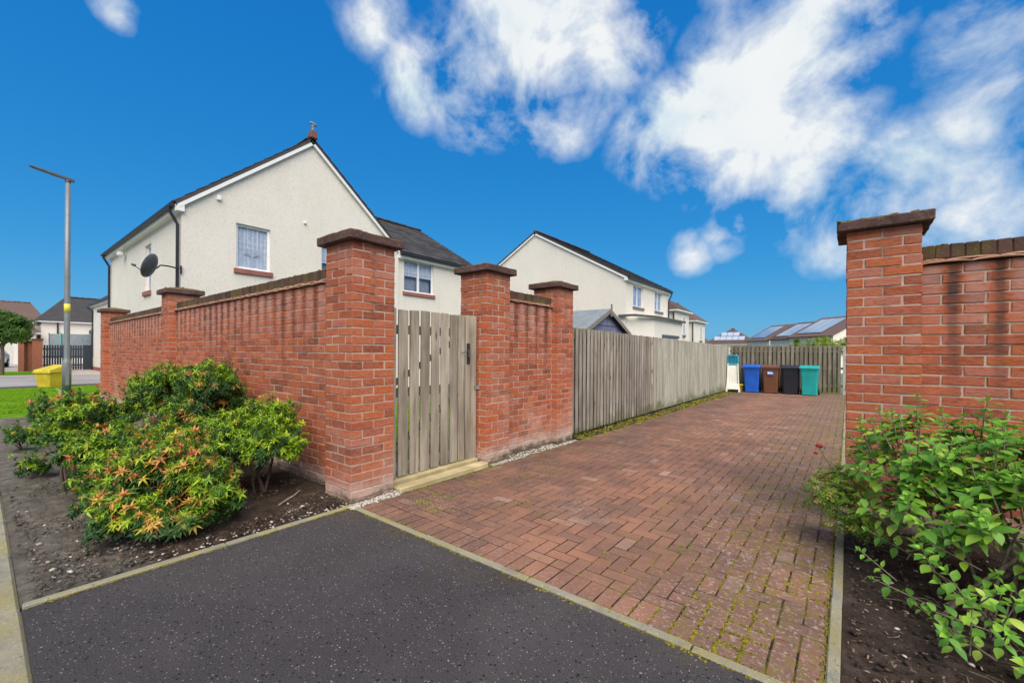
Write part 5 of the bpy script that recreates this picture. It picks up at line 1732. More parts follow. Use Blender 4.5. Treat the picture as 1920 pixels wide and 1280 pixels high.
def crown_points(lobes, density, thick=0.3, up_bias=-0.35, gap=0.0, seed=0, nf=5.0, amp=0.22):
    rg = np.random.default_rng(seed); P, D = [], []
    for li, (cx, cy, cz, rx, ry, rz) in enumerate(lobes):
        area = 4 * math.pi * ((rx * ry) ** 1.6 / 3 + (rx * rz) ** 1.6 / 3 + (ry * rz) ** 1.6 / 3) ** (1 / 1.6)
        n = int(area * density)
        d = rg.normal(size=(n * 2, 3)); d /= np.linalg.norm(d, axis=1, keepdims=True)
        d = d[d[:, 2] > up_bias][:n]
        rad = 1.0 - thick * rg.random(len(d)) ** 1.5
        for dd, r in zip(d, rad):
            nz = mnoise.noise(Vector((cx + dd[0] * rx, cy + dd[1] * ry, cz + dd[2] * rz)) * nf)
            if nz < gap - 0.42: continue
            r = r * (1 + amp * nz)
            p = (cx + dd[0] * rx * r, cy + dd[1] * ry * r, cz + dd[2] * rz * r)
            inside = False
            for lj, (ax, ay, az, bx, by, bz) in enumerate(lobes):
                if lj != li and ((p[0] - ax) / bx) ** 2 + ((p[1] - ay) / by) ** 2 + ((p[2] - az) / bz) ** 2 < 0.5: inside = True; break
            if inside or p[2] < 0.03: continue
            P.append(p); D.append((dd[0] / rx, dd[1] / ry, dd[2] / rz))
    P = np.array(P); D = np.array(D); D /= np.linalg.norm(D, axis=1, keepdims=True)
    return P, D, rg


def stems_to(lobes, base=(0, 0, 0), r=0.016, seed=0, sub=3):
    rr = random.Random(seed); m = MB()
    b = Vector(base)
    for (cx, cy, cz, rx, ry, rz) in lobes:
        c = Vector((cx, cy, cz - rz * 0.15))
        s = b + Vector((rr.uniform(-.05, .05), rr.uniform(-.05, .05), -0.05))
        mid = s.lerp(c, 0.5) + Vector((rr.uniform(-.05, .05), rr.uniform(-.05, .05), -0.03 + rr.uniform(-.02, .04)))
        m.tube([s, s.lerp(mid, 0.5) + Vector((rr.uniform(-.02, .02), 0, 0.01)), mid, c], [r, r * .85, r * .7, r * .4], 6)
        for _ in range(sub):
            e = c + Vector((rr.uniform(-.8, .8) * rx, rr.uniform(-.8, .8) * ry, rr.uniform(-.2, .8) * rz))
            q = mid.lerp(c, rr.random())
            m.tube([q, q.lerp(e, .5) + Vector((0, 0, .02)), e], [r * .5, r * .35, r * .15], 5)
    return m


def pieris(label, loc, lobes, seed, density=300, lime=0.5, red=0.08, ochre=0.0, size=0.043, name='pieris_shrub'):
    t = thing(name, label, 'shrub', loc)
    stems_to(lobes, seed=seed).build('stem', 'twig', t)
    P, D, rg = crown_points(lobes, density * 2.5, seed=seed, thick=0.45, amp=0.6, gap=0.12, nf=5.0)
    n = len(P)
    D2 = D * 0.75 + np.array([0, 0, 0.8]) + rg.normal(size=(n, 3)) * 0.28
    M3 = frames(D2, rg.random(n) * 6.28)
    sc = size * rg.uniform(0.55, 1.35, n)
    cl = np.array([mnoise.noise(Vector(p) * 4.5 + Vector((seed, 0, 0))) for p in P])
    cl2 = np.array([mnoise.noise(Vector(p) * 11.0 + Vector((0, seed * 1.7, 9))) for p in P])
    top = D[:, 2]
    hue = 0.19 + 0.14 * top + 0.30 * cl + rg.normal(size=n) * 0.05
    new = (top * 0.55 + cl * 1.0 + rg.normal(size=n) * 0.15) > (0.60 - lime * 0.6)
    hue = np.where(new, rg.uniform(0.42, 0.62, n), np.clip(hue, 0.04, 0.40))
    which = rg.integers(0, 3, n)
    isred = (cl2 + rg.normal(size=n) * 0.16 + top * 0.18) > (0.66 - red * 2.0)
    hue = np.where(isred, rg.beta(1.3, 1.6, n) * 0.30 + 0.68, hue); which = np.where(isred, 3, which); sc = np.where(isred, sc * 1.1, sc)
    iso = (~isred) & (rg.random(n) < ochre) & (top > -0.1)
    hue = np.where(iso, rg.uniform(0.64, 0.74, n), hue); which = np.where(iso, 4, which); sc = np.where(iso, sc * 0.6, sc)
    # upright young shoots standing clear of the crown
    pick = np.nonzero((top > 0.1) & (rg.random(n) < 0.13))[0]
    sh_ = MB(); SP, SM, SH = [], [], []
    for i in pick:
        d = Vector(D[i]) * 0.45 + Vector((rg.normal() * .2, rg.normal() * .2, 1.0)); d.normalize()
        l = rg.uniform(0.05, 0.15) * 1.0; p0 = Vector(P[i]); sh_.tube([p0 - d * 0.03, p0 + d * l], [0.0025, 0.0015], 4)
        tip = rg.uniform(0.70, 0.95) if rg.random() < max(0.05, red * 3.2) else (rg.uniform(0.42, 0.60) if rg.random() < 0.35 + 0.5 * lime else rg.uniform(0.18, 0.38))
        for q, f in ((1.0, 1.15), (0.62, 0.85), (0.3, 0.8)):
            SP.append(p0 + d * l * q); SM.append((d, rg.random() * 6.28, size * f * rg.uniform(.7, 1.1))); SH.append(tip if q == 1.0 else rg.uniform(0.12, 0.42))
    tag(sh_.build('shoots', 'twig', t), kind='stuff')
    M4 = frames(np.array([m_[0][:] for m_ in SM]), np.array([m_[1] for m_ in SM])) * np.array([m_[2] for m_ in SM])[:, None, None]
    P = np.concatenate([P, np.array([q[:] for q in SP])]); hue = np.concatenate([hue, np.array(SH)])
    which = np.concatenate([which, rg.choice([0, 2, 2, 3], len(SP))])
    V, F, Q = scatter(ROS, np.concatenate([M3 * sc[:, None, None], M4]), P, hue, which)
    tag(link('foliage', np_mesh('foliage', V, F, 'pieris_leaf', Q), t), kind='stuff')
    return t


pieris('rounded pieris bush with red and orange shoots nearest the tarmac path', (-0.72, -1.15, 0.0),
       [(0.0, 0.02, 0.34, 0.36, 0.33, 0.26), (0.30, 0.2, 0.26, 0.26, 0.24, 0.22), (-0.26, -0.16, 0.20, 0.28, 0.24, 0.17), (0.12, -0.14, 0.16, 0.34, 0.24, 0.16), (0.34, 0.05, 0.15, 0.26, 0.26, 0.14)], 1, 470, lime=0.42, red=0.115, ochre=0.22)
pieris('lime green pieris with bare lower stems next to the near brick pier', (-0.98, -0.36, 0.0),
       [(0.0, 0.02, 0.50, 0.36, 0.30, 0.25), (0.22, -0.02, 0.42, 0.27, 0.22, 0.15), (-0.05, 0.12, 0.66, 0.20, 0.18, 0.15), (-0.24, 0.02, 0.47, 0.22, 0.22, 0.18)], 2, 430, lime=0.85, red=-0.06)
pieris('dark tall pieris with scattered red shoots against the brick wall', (-2.45, -0.34, 0.0),
       [(0.0, 0.0, 0.62, 0.55, 0.33, 0.42), (0.30, -0.05, 0.92, 0.26, 0.24, 0.20), (-0.22, 0.02, 0.95, 0.28, 0.26, 0.2), (0.28, -0.1, 0.42, 0.40, 0.3, 0.34)], 3, 330, lime=0.12, red=0.05)
pieris('tall bright green pieris at the back in front of the middle pier', (-3.95, -0.42, 0.0),
       [(0.0, 0.0, 0.58, 0.60, 0.36, 0.40), (0.42, 0.0, 0.86, 0.40, 0.27, 0.20), (-0.35, -0.05, 0.74, 0.34, 0.28, 0.2), (0.1, 0.05, 0.9, 0.3, 0.2, 0.17)], 4, 300, lime=0.62, red=-0.02)
pieris('spreading pieris with orange shoots in the middle of the bed', (-1.75, -0.78, 0.0),
       [(0.05, 0.0, 0.34, 0.34, 0.24, 0.19), (0.45, 0.02, 0.32, 0.24, 0.22, 0.17), (-0.42, -0.02, 0.32, 0.26, 0.23, 0.2)], 5, 400, lime=0.3, red=0.11, ochre=0.12)
pieris('yellow green pieris left of the rounded red-tipped bush', (-1.62, -1.28, 0.0),
       [(-0.05, 0.0, 0.44, 0.33, 0.22, 0.17), (-0.38, -0.06, 0.38, 0.22, 0.2, 0.15), (0.27, 0.02, 0.30, 0.24, 0.22, 0.16), (-0.1, -0.04, 0.2, 0.28, 0.2, 0.16)], 6, 430, lime=0.8, red=0.045, ochre=0.1)
pieris('loose green pieris on thin bare stems at the left side of the bed', (-2.3, -1.46, 0.0),
       [(0.0, 0.0, 0.55, 0.34, 0.22, 0.18), (-0.42, 0.05, 0.50, 0.36, 0.22, 0.16), (0.06, 0.05, 0.72, 0.28, 0.2, 0.13), (-0.5, -0.02, 0.66, 0.26, 0.2, 0.12)], 7, 330, lime=0.5, red=0.06)
pieris('dark low pieris behind the loose one near the lawn', (-4.4, -1.08, 0.0),
       [(0.0, 0.0, 0.36, 0.55, 0.34, 0.28), (0.5, 0.1, 0.42, 0.36, 0.28, 0.24)], 8, 260, lime=0.2, red=0.06, ochre=0.15)
pieris('tiny dark seedling shrub at the left edge of the bed', (-5.0, -1.66, 0.0), [(0, 0, 0.16, 0.20, 0.13, 0.15)], 9, 240, lime=-0.2, red=-0.2, name='small_shrub')
pieris('small dark green seedling beside the lawn edge', (-8.6, -1.2, 0.0), [(0, 0, 0.2, 0.28, 0.2, 0.2)], 10, 160, lime=-0.2, red=-0.2, name='small_shrub')
pieris('low grey-green plant on the bare soil at far left', (-3.1, -1.66, 0.0), [(0, 0, 0.10, 0.22, 0.12, 0.10)], 12, 240, lime=0.0, red=-0.2, name='small_shrub')

# ---- broad-leaved shrub on the right
LEAF = [leaf_template(6, 1.0, 0.60, 0.14, d, 0.85) for d in (0.12, 0.25, 0.38)]
leaf_mes = [np_mesh('leaf', v, f, 'broad_leaf', smooth=True) for v, f in LEAF]
bs_ = thing('leafy_shrub', 'broad-leaved green shrub with pale bare stems in front of the right wall', 'shrub', (3.95, 1.15, 0.0))
rr = random.Random(5)
lob = [(-0.22, 0.50, 0.62, 0.33, 0.34, 0.25), (0.05, 0.42, 0.66, 0.36, 0.34, 0.20), (0.42, 0.30, 0.60, 0.40, 0.40, 0.25), (0.85, 0.30, 0.60, 0.42, 0.44, 0.26), (0.1, 0.15, 0.46, 0.32, 0.28, 0.20), (-0.18, 0.22, 0.38, 0.28, 0.26, 0.18), (0.50, -0.02, 0.42, 0.28, 0.25, 0.14), (0.30, -0.12, 0.24, 0.22, 0.18, 0.10)]
stm = MB()
for (cx, cy, cz, rx, ry, rz) in lob[:5]:
    s = Vector((rr.uniform(-.2, .1), rr.uniform(-.02, .25), -0.04)); c = Vector((cx, cy, cz))
    stm.tube([s, s.lerp(c, .35) + Vector((rr.uniform(-.04, .04), 0, 0.0)), s.lerp(c, .7) + Vector((0, 0, .03)), c], [0.009, 0.008, 0.006, 0.004], 7)
stm.tube([(-0.20, -0.02, -0.03), (-0.10, 0.02, 0.12), (0.05, 0.08, 0.28), (0.2, 0.14, 0.46)], [0.012, 0.011, 0.009, 0.007], 8)
stm.tube([(-0.08, -0.10, -0.03), (0.08, -0.04, 0.06), (0.3, 0.04, 0.20), (0.55, 0.12, 0.42)], [0.010, 0.009, 0.008, 0.006], 8)
twigs = []    # (start, direction, length)
P, D, rg = crown_points(lob, 115, thick=0.6, up_bias=-0.5, seed=33, nf=3.5)
for p, d in zip(P, D):
    d = Vector(d) * 0.7 + Vector((0, 0, 0.75)) + Vector((rr.uniform(-.3, .3), rr.uniform(-.3, .3), rr.uniform(-.1, .2)))
    twigs.append((Vector(p), d.normalized(), rr.uniform(0.08, 0.17)))
for k, (x, y, z, dx, dy, dz, l) in enumerate([(-0.25, 0.55, 0.86, 0.0, 0.1, 1, 0.2), (0.02, 0.5, 0.88, .1, 0, 1, .18), (0.35, 0.35, 0.84, 0.05, -.1, 1, .16), (0.62, 0.3, 0.84, 0, 0, 1, .17), (-0.4, 0.6, .8, -.2, 0, 1, .15),
                                               (-0.30, -0.1, 0.05, -0.9, -0.25, 0.35, 0.20), (-0.1, -0.25, 0.06, -0.8, -0.5, 0.3, 0.22), (-0.05, -0.45, 0.03, 0.3, -0.6, 0.35, 0.22), (0.15, -0.45, 0.05, 0.4, -0.4, 0.5, 0.2),
                                               (-0.35, 0.12, 0.22, -0.5, -0.2, 0.3, 0.18), (-0.1, 0.0, 0.26, -0.7, -0.3, 0.4, 0.2), (-0.2, -0.30, 0.02, -0.6, 0.0, 0.4, 0.15), (0.05, -0.52, 0.02, -0.3, -0.4, 0.4, 0.15), (0.3, -0.4, 0.12, 0.2, -0.2, .5, .16), (-0.42, -0.02, 0.12, -0.6, -0.1, .5, .15), (-0.22, 0.05, 0.16, -0.3, -0.3, .6, .17), (0.08, -0.2, 0.16, -0.2, -0.5, .6, .17), (0.18, -0.3, 0.1, 0.1, -0.4, .7, .18), (-0.02, -0.62, 0.03, -0.2, -0.3, .6, .15), (0.25, -0.55, 0.03, 0.3, -0.3, .7, .18), (0.38, -0.3, 0.16, 0.3, -0.2, .7, .16), (0.1, -0.4, 0.02, 0.0, -0.5, .5, .2), (-0.12, -0.42, 0.03, -0.5, -0.3, .4, .18)] + [(rr.uniform(-.35, .5), rr.uniform(-.6, .15), rr.uniform(.05, .3), rr.uniform(-.5, .4), rr.uniform(-.6, 0), rr.uniform(.4, .9), rr.uniform(.1, .2)) for _ in range(26)]):
    twigs.append((Vector((x, y, z)), Vector((dx, dy, dz)).normalized(), l))
    if z > 0.3 or k % 3 == 0: stm.tube([(0.0, -0.05, -0.02) if z < 0.3 else (x * .9, y * .95, z - .2), (x * .7, y * .7, max(z * .8, 0.0)), (x, y, z)], [0.004, 0.0035, 0.003], 5)
leaves = []
for (p, d, l) in twigs:
    stm.tube([p - d * 0.05, p + d * l * .5, p + d * l], [0.004, 0.003, 0.0018], 5)
    side = d.orthogonal().normalized(); n = max(2, int(l / 0.042))
    for i in range(n):
        q = p + d * (l * (i + 0.6) / n)
        ang = (i % 2) * math.pi / 2 + rr.uniform(-.3, .3); sz = rr.uniform(0.056, 0.096) * (1.0 if i < n - 1 else 0.75) * (0.72 if p.z < 0.3 else 1.0)
        for s in (0, math.pi):
            a = Matrix.Rotation(ang + s, 3, d) @ side
            x = (a + d * rr.uniform(0.15, 0.55) + Vector((0, 0, rr.uniform(-.25, .15)))).normalized()
            z = (Vector((0, 0, 1)) + Vector((rr.uniform(-.35, .35), rr.uniform(-.5, .2), 0)) + d * 0.3)
            y = z.cross(x)
            if y.length < 1e-3: continue
            y.normalize(); z = x.cross(y)
            leaves.append((q + x * 0.006, x * sz, y * sz * rr.uniform(.85, 1.15), z * sz, 0.2 + 0.55 * i / n + rr.uniform(-.2, .2)))
    x = d; sz = rr.uniform(0.025, 0.04)
    for s in (0, 2.1, 4.2):
        a = Matrix.Rotation(s, 3, d) @ side; xx = (d + a * 0.5).normalized(); y = d.cross(a).normalized(); z = xx.cross(y)
        leaves.append((p + d * l, xx * sz, y * sz, z * sz, 0.95))
stm.build('stem', 'pale_stem', bs_)
leaves.sort(key=lambda q: view_depth(Vector((3.95, 1.15, 0)) + q[0]) / max(1e-4, q[1].length) + (0 if in_view(Vector((3.95, 1.15, 0)) + q[0], -0.02) else 1e4))
for q in leaves[:300]:
    M = Matrix((q[1], q[2], q[3])).transposed().to_4x4(); M.translation = q[0]
    link('leaf', rr.choice(leaf_mes), bs_, M)
L = leaves[300:]
M3 = np.array([np.stack([q[1], q[2], q[3]], axis=1) for q in L]); C_ = np.array([q[0][:] for q in L]); H_ = np.array([q[4] for q in L])
V, F, Q = scatter(LEAF, M3, C_, np.clip(H_, 0, .99), RNG.integers(0, 3, len(L)))
tag(link('foliage', np_mesh('foliage', V, F, 'broad_leaf', Q, smooth=True), bs_), kind='stuff')

# ---- rose by the kerb
ro = thing('rose_bush', 'small rose bush with one pink bloom leaning over the driveway kerb', 'rose bush', (3.47, 1.72, 0.0))
lobr = [(-0.16, 0.05, 0.32, 0.20, 0.22, 0.17), (-0.05, -0.08, 0.22, 0.18, 0.18, 0.15), (-0.14, 0.15, 0.44, 0.14, 0.15, 0.10)]
m = stems_to(lobr, seed=3, r=0.007)
m.tube([(-0.1, 0.1, 0.3), (-0.22, 0.22, 0.5), (-0.29, 0.34, 0.60)], [0.004, 0.003, 0.003], 5); m.build('stem', 'twig', ro)
PIN = []
vs, fs, off = [], [], 0
for (x, a) in ((0.15, 0.9), (0.15, -0.9), (0.45, 0.9), (0.45, -0.9), (0.7, 0.0)):
    v, f = leaf_template(3, 0.4, 0.24, 0.1, 0.2, 0.8); c, s = math.cos(a), math.sin(a)
    v = v @ np.array([[c, s, 0], [-s, c, 0], [0, 0, 1]]) + np.array([x, 0, -0.1 * x]); vs.append(v); fs.append(f + off); off += len(v)
PIN = [(np.concatenate(vs), np.concatenate(fs))]
P, D, rg = crown_points(lobr, 1000, thick=0.7, up_bias=-0.6, seed=8, nf=6)
M3 = frames(D * 0.5 + np.array([0, 0, 0.8]) + rg.normal(size=P.shape) * 0.45, rg.random(len(P)) * 6.28) * (0.055 * rg.uniform(.7, 1.3, len(P)))[:, None, None]
V, F, Q = scatter(PIN, M3, P, rg.random(len(P)) * 0.92)
tag(link('foliage', np_mesh('foliage', V, F, 'rose_leaf', Q), ro), kind='stuff')
PET = [leaf_template(3, 1.0, 0.95, 0.25, -0.3, 0.7)]
n = 22; el = np.linspace(0.1, 1.3, n); az = np.arange(n) * 2.4
dirs = np.stack([np.cos(az) * np.cos(el), np.sin(az) * np.cos(el), np.sin(el)], 1)
xa = dirs; up_ = np.array([0, 0, 1.]); ya = np.cross(up_, xa); ya /= np.linalg.norm(ya, axis=1, keepdims=True); za = np.cross(xa, ya)
for (fx, fy, fz, fs_) in ((-0.29, 0.34, 0.60, 0.042), (-0.31, 0.28, 0.56, 0.026), (-0.20, 0.25, 0.40, 0.02)):
    V, F, Q = scatter(PET, np.stack([xa, ya, za], 2) * fs_, np.tile([fx, fy, fz], (n, 1)), RNG.random(n))
    link('bloom', np_mesh('bloom', V, F, 'flower_pink', Q), ro)

# ---- trees and far shrubs
SPRAY = [rosette(6, -30, 60, 0.5, 0.2, 40 + i, 2) for i in range(3)]


def tree(name, label, loc, lobes, seed, mat, density=60, size=0.16, trunk=0.09, cat='tree', gap=0.12):
    t = thing(name, label, cat, loc)
    m = MB(); zc = min(l[2] - l[5] * .5 for l in lobes)
    m.tube([(0, 0, -0.1), (0.02, 0.02, zc * .6), (0, 0, max(0.2, zc))], [trunk, trunk * .8, trunk * .6], 8)
    for l in lobes: m.tube([(0, 0, zc * .7), (l[0] * .5, l[1] * .5, (zc + l[2]) / 2), (l[0], l[1], l[2])], [trunk * .5, trunk * .35, trunk * .12], 6)
    m.build('trunk', 'twig', t)
    P, D, rg = crown_points(lobes, density, thick=0.6, up_bias=-0.9, gap=gap, seed=seed, nf=1.6)
    M3 = frames(D + rg.normal(size=P.shape) * 0.5 + np.array([0, 0, .4]), rg.random(len(P)) * 6.28) * (size * rg.uniform(.6, 1.3, len(P)))[:, None, None]
    V, F, Q = scatter(SPRAY, M3, P, rg.random(len(P)) * .98, rg.integers(0, 3, len(P)))
    tag(link('crown', np_mesh('crown', V, F, mat, Q), t), kind='stuff')
    return t


tree('maple_tree', 'small green maple tree at the left edge before the brick screen', (-32.0, -1.15, -0.05),
     [(0, 0, 2.7, 1.0, 0.75, 0.75), (0.5, 0.35, 2.2, 0.9, 0.7, 0.55), (-0.3, -0.5, 2.4, 0.9, 0.8, 0.7), (0.3, 0.6, 2.75, 0.7, 0.5, 0.4)], 1, 'tree_leaf', 60, 0.17)
tree('far_tree', 'dark distant tree beside the end of the row of houses', (-22, 80, -0.3), [(0, 0, 5.0, 2.3, 2.2, 1.6), (1.5, 0, 4.4, 1.8, 1.6, 1.3)], 3, 'tree_leaf', 12, 0.5, 0.2)
tree('lime_shrub', 'yellow green shrub showing above the right part of the far fence', (2.3, 18.9, -0.2),
     [(0, 0, 1.78, 0.55, 0.4, 0.40), (0.6, 0.1, 1.75, 0.4, 0.35, 0.42), (-0.6, 0, 1.68, 0.45, 0.35, 0.36), (0.3, 0, 2.05, 0.3, 0.3, 0.22), (0.95, 0.1, 1.9, 0.3, 0.3, 0.3)], 4, 'lime_leaf', 150, 0.07, 0.03, 'shrub')
cy = thing('pointed_conifer', 'small pointed dark conifer rising above the far fence', 'shrub', (1.7, 18.8, -0.2))
MB().tube([(0, 0, -.1), (0, 0, 2.1)], [0.03, 0.01], 6).build('trunk', 'twig', cy)
lobc = [(0, 0, 1.1 + 0.18 * i, 0.16 - 0.012 * i, 0.16 - 0.012 * i, 0.16) for i in range(6)]
P, D, rg = crown_points(lobc, 420, thick=0.5, up_bias=-.8, seed=5)
M3 = frames(D + np.array([0, 0, 1.0]), rg.random(len(P)) * 6.28) * 0.06
V, F, Q = scatter(SPRAY, M3, P, rg.random(len(P)) * .98, rg.integers(0, 3, len(P)))
tag(link('foliage', np_mesh('foliage', V, F, 'tree_leaf', Q), cy), kind='stuff')

# ------------------------------------------------------------------ ground cover and litter
def blade_tuft(n, seed, spread=0.3):
    rr = random.Random(seed); V, F = [], []
    for k in range(n):
        a = rr.random() * 6.28; bx, by = rr.uniform(-spread, spread), rr.uniform(-spread, spread); h = rr.uniform(.6, 1.1); l = rr.uniform(.1, .6); w = 0.07
        c, s = math.cos(a), math.sin(a); o = len(V)
        V += [(bx - s * w, by + c * w, 0), (bx + s * w, by - c * w, 0), (bx + c * l * .4 + s * w * .7, by + s * l * .4 - c * w * .7, h * .6), (bx + c * l * .4 - s * w * .7, by + s * l * .4 + c * w * .7, h * .6), (bx + c * l, by + s * l, h)]
        F += [(o, o + 1, o + 2), (o, o + 2, o + 3), (o + 3, o + 2, o + 4)]
    return np.array(V, float), np.array(F)


TUFT = [blade_tuft(7, i) for i in range(4)]


def grass(name, pts, hs, mat='grass', label=None):
    pts = np.array(pts); n = len(pts)
    M3 = rotz3(RNG.random(n) * 6.28) * np.array(hs)[:, None, None]
    V, F, Q = scatter(TUFT, M3, pts, RNG.random(n) * .98, RNG.integers(0, 4, n))
    o = link(name, np_mesh(name, V, F, mat, Q)); return tag(o, label, 'grass', kind='stuff')


n = 26000
gx_, gy_ = RNG.uniform(-18.6, -9.25, n), RNG.uniform(-1.86, 1.25, n)
bare = np.array([mnoise.noise(Vector((a * 0.9, b * 0.9, 4))) for a, b in zip(gx_, gy_)]) < 0.33
grass('lawn_grass', np.stack([gx_, gy_, np.full(n, -0.02)], 1)[bare], RNG.uniform(0.03, 0.055, n)[bare], label='short bright green lawn grass around the street lamp')
n = 7000
grass('garden_grass', np.stack([RNG.uniform(-6, -1.2, n), RNG.uniform(0.4, 6, n), np.full(n, -0.07)], 1), RNG.uniform(0.04, 0.07, n), label='garden grass seen through the gaps of the gate')
# weeds in the joints of the drive
pts, hs = [], []
for (cx, cy, r, k) in ((0.42, 0.42, 0.05, 14), (0.62, 0.38, 0.05, 16), (0.50, 0.66, 0.04, 10), (0.34, 0.70, 0.03, 8), (0.62, 1.7, 0.05, 8), (0.75, 2.0, 0.07, 12), (0.5, 2.3, 0.06, 10), (1.1, 1.0, 0.04, 6), (2.5, 1.0, 0.05, 8), (2.1, 0.55, 0.04, 6), (0.04, 1.80, 0.04, 16), (0.35, 1.2, 0.03, 6)):
    for _ in range(k * 2): pts.append((cx + random.gauss(0, r), cy + random.gauss(0, r), gz(cy) - 0.004)); hs.append(random.uniform(0.012, 0.026))
for _ in range(60):
    cx, cy = 0.1 + 1.3 * random.random() ** 1.4, random.uniform(0.25, 4.5)
    for _k in range(random.randint(2, 9)): pts.append((cx + random.gauss(0, .025), cy + random.gauss(0, .03), gz(cy) - 0.004)); hs.append(random.uniform(.008, .018))
for _ in range(500):
    y = random.uniform(3.9, 16.5); pts.append((random.uniform(-.35, .12) - 0.02 * (y - 4), y, gz(y) - 0.006)); hs.append(random.uniform(.015, .04))
for _ in range(420):
    y = random.uniform(2.9, 17); pts.append((random.uniform(3.15, 3.7), y, gz(y) - 0.006 - (0.02 if False else 0))); hs.append(random.uniform(.015, .045))
grass('weeds', pts, hs, 'lime_leaf', 'yellow green weeds and grass along the driveway edges')
# moss cushions in joints, thickest by the right-hand kerb and the fence
L = []
for _ in range(5200):
    y = 0.05 + 9 * random.random() ** 1.7
    if random.random() < 0.62:
        x = 3.28 - abs(random.gauss(0, 0.22)); yy = Y0 + 0.2 + round((y - Y0 - .2) / PV) * PV + random.gauss(0, .004)
    else:
        x = X0 + round((3.25 - abs(random.gauss(0, 0.55)) - X0) / PV) * PV + random.gauss(0, .004); yy = y
    if mnoise.noise(Vector((x * 3, yy * 2.2, 1))) < -0.1: continue
    L.append((x, yy, gz(yy) - 0.002, random.uniform(0.004, 0.0115)))
for _ in range(900):
    x = 0.03 + 0.0; y = random.uniform(-0.0, 3.7); L.append((abs(random.gauss(0.05, .05)), y, gz(y) - 0.004, random.uniform(.004, .012)))
for _ in range(900):
    x = random.uniform(0.1, 3.25); k_ = random.random() < .6
    if mnoise.noise(Vector((x * 4, k_ * 3.0, 2))) > -0.15: L.append((x, random.gauss(0.03, .008) if k_ else random.gauss(-0.028, .008), 0.0, random.uniform(.003, .009)))
for _ in range(700):
    y = random.uniform(-1.85, 0.0); k_ = random.random() < .5
    if mnoise.noise(Vector((5 + k_ * 3.0, y * 4, 2))) > -0.1: L.append((random.gauss(0.0 if k_ else 0.058, .007), y, 0.004, random.uniform(.003, .008)))
for _ in range(900):
    y = random.uniform(0.0, 6.0); L.append((random.gauss(3.284, .01), y, gz(y) + 0.002, random.uniform(.003, .010)))
for _ in range(1500):
    y = random.uniform(3.8, 16.5); L.append((random.uniform(-.4, .22) - 0.015 * (y - 4), y, gz(y) - 0.006, random.uniform(.008, .03)))
for _ in range(500):
    y = random.uniform(2.8, 16.5); L.append((random.uniform(3.1, 3.5), y, gz(y) - 0.006, random.uniform(.006, .02)))
o = moss_blobs('moss', L, None, flat=0.45); tag(o, 'yellow green moss in the driveway joints and along its edges', 'moss')
# gravel against the walls, pebbles and chips on the beds
PEB = ICO
def pebbles(name, L, mat, label, cat, flat=0.6):
    o = moss_blobs(name, L, None, mat, flat); return tag(o, label, cat)
L = []
for _ in range(400):
    y = random.uniform(-0.05, 0.55); x = 0.02 + random.uniform(-0.03, 0.075) - (0.1 * random.random() if y > 0.45 else 0)
    L.append((x, y, 0.0 + random.uniform(-.004, .008), random.uniform(0.006, 0.015)))
for _ in range(900):
    y = random.uniform(1.8, 3.8); L.append((random.uniform(-.11, .075) if 2.2 < y < 3.3 else random.uniform(0.0, .075), y, gz(y) + random.uniform(-.006, .006), random.uniform(.005, .012)))
for _ in range(70):
    y = random.uniform(-1.3, 0.0); L.append((random.gauss(-0.03, 0.03), y, 0.008 + random.uniform(0, .008), random.uniform(.004, .011)))
pebbles('gravel', L, 'stone', 'pale gravel packed along the foot of the walls', 'gravel')
L = []
for _ in range(150):
    x = -abs(random.gauss(0.0, 1.0)); y = random.uniform(-1.8, 0.05)
    L.append((x - .03, y, 0.012, random.uniform(.004, .012)))
for (x, y, r) in ((-0.35, -1.72, .014), (-0.28, -1.6, .013), (-0.23, -1.66, .015), (-0.5, -1.73, .013), (-0.18, -1.3, .012), (-0.62, -1.78, .014), (-0.15, -1.0, .012), (-0.9, -1.74, .02), (-0.25, -0.3, .014), (-0.4, -0.35, .012), (-0.1, -0.6, .013)):
    L.append((x, y, .022, r))
for _ in range(70):
    L.append((random.uniform(3.4, 5), random.uniform(0.0, 2.3), 0.0, random.uniform(.004, .012)))
pebbles('pebbles', L, 'stone', 'white pebbles scattered over the soil beds', 'pebbles')
CH = [tri_template(MB().box(-1, 1, -0.35, 0.35, -0.12, 0.12).mesh('t', None))]
n = 6500
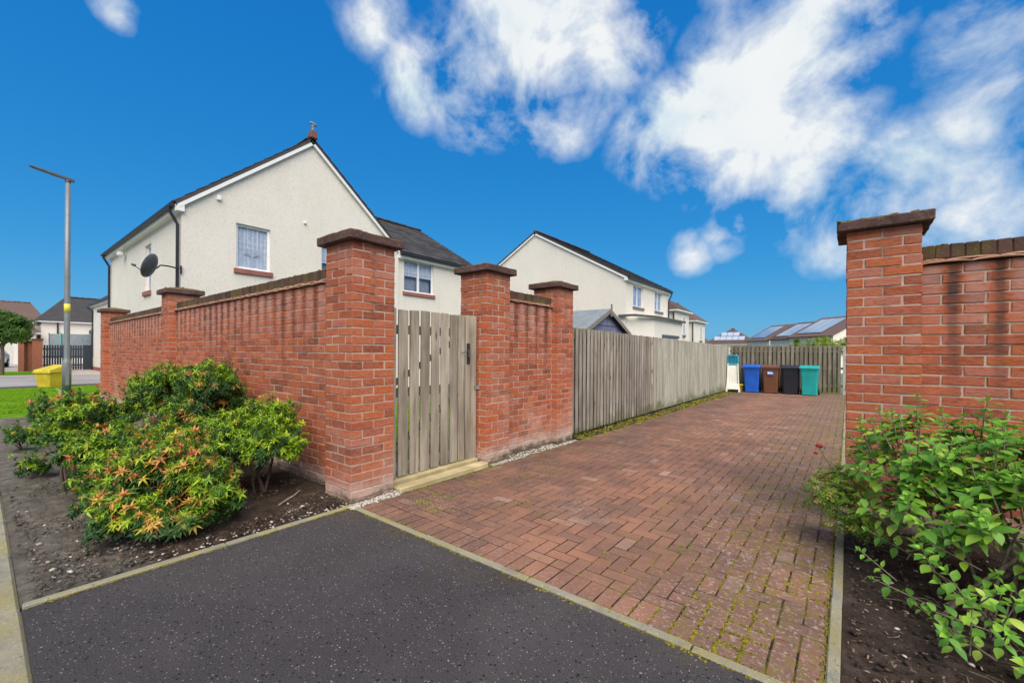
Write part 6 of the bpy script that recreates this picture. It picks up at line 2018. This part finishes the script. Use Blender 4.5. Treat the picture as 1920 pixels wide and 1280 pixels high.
xs = np.where(RNG.random(n) < 0.6, -np.abs(RNG.normal(0.2, 1.3, n)) - 0.04, RNG.uniform(3.36, 5.2, n))
ys = np.where(xs < 0, RNG.uniform(-1.8, 0.08, n), RNG.uniform(0.0, 2.3, n))
zs = np.where(xs < 0, 0.018, 0.0) + RNG.uniform(-.01, .012, n)
M3 = frames(RNG.normal(size=(n, 3)) * 0.4 + np.array([0, 0, 1.]), RNG.random(n) * 6.28) * RNG.uniform(.002, .011, n)[:, None, None]
V, F, Q = scatter(CH, M3, np.stack([xs, ys, zs], 1), RNG.random(n) * .98)
tag(link('bark_chips', np_mesh('bark_chips', V, F, 'bark_chip', Q)), 'brown bark chips and dead leaves on the soil', 'bark chips', kind='stuff')
n = 7000
xs = np.where(RNG.random(n) < 0.68, -np.abs(RNG.normal(0.3, 1.9, n)) - 0.03, RNG.uniform(3.36, 5.2, n))
ys = np.where(xs < 0, RNG.uniform(-1.83, 0.08, n), RNG.uniform(0.0, 2.35, n))
L = np.stack([xs, ys, np.where(xs < 0, 0.014, -0.006) + RNG.uniform(-.006, .006, n), 0.004 + 0.012 * RNG.random(n) ** 3], 1)
o = moss_blobs('soil_clods', L, None, 'soil', 0.6); tag(o, 'loose dark clods of earth over both planting beds', 'soil')
# dead twigs on the right bed and one pale stick by the pier
m = MB()
for _ in range(46):
    p = Vector((random.uniform(3.42, 4.7), random.uniform(0.05, 2.1), 0.006)); a = random.random() * 6.28; l = random.uniform(.06, .22)
    d = Vector((math.cos(a), math.sin(a), 0)); s = Vector((-d.y, d.x, 0)) * random.uniform(-.03, .03)
    m.tube([p, p + d * l * .5 + s + Vector((0, 0, .01)), p + d * l], [.0025, .002, .0012], 5)
tag(m.build('dead_twigs', 'pale_stem'), 'thin dead twigs lying on the soil of the right bed', 'twigs', kind='stuff')
o = MB().tube([(-0.42, -0.42, 0.02), (-0.40, -0.36, 0.06), (-0.37, -0.31, 0.09), (-0.35, -0.27, 0.13)], [.008, .007, .007, .004], 6).build('stick', 'pale_stem')
tag(o, 'short pale broken stick on the soil near the pier', 'stick')
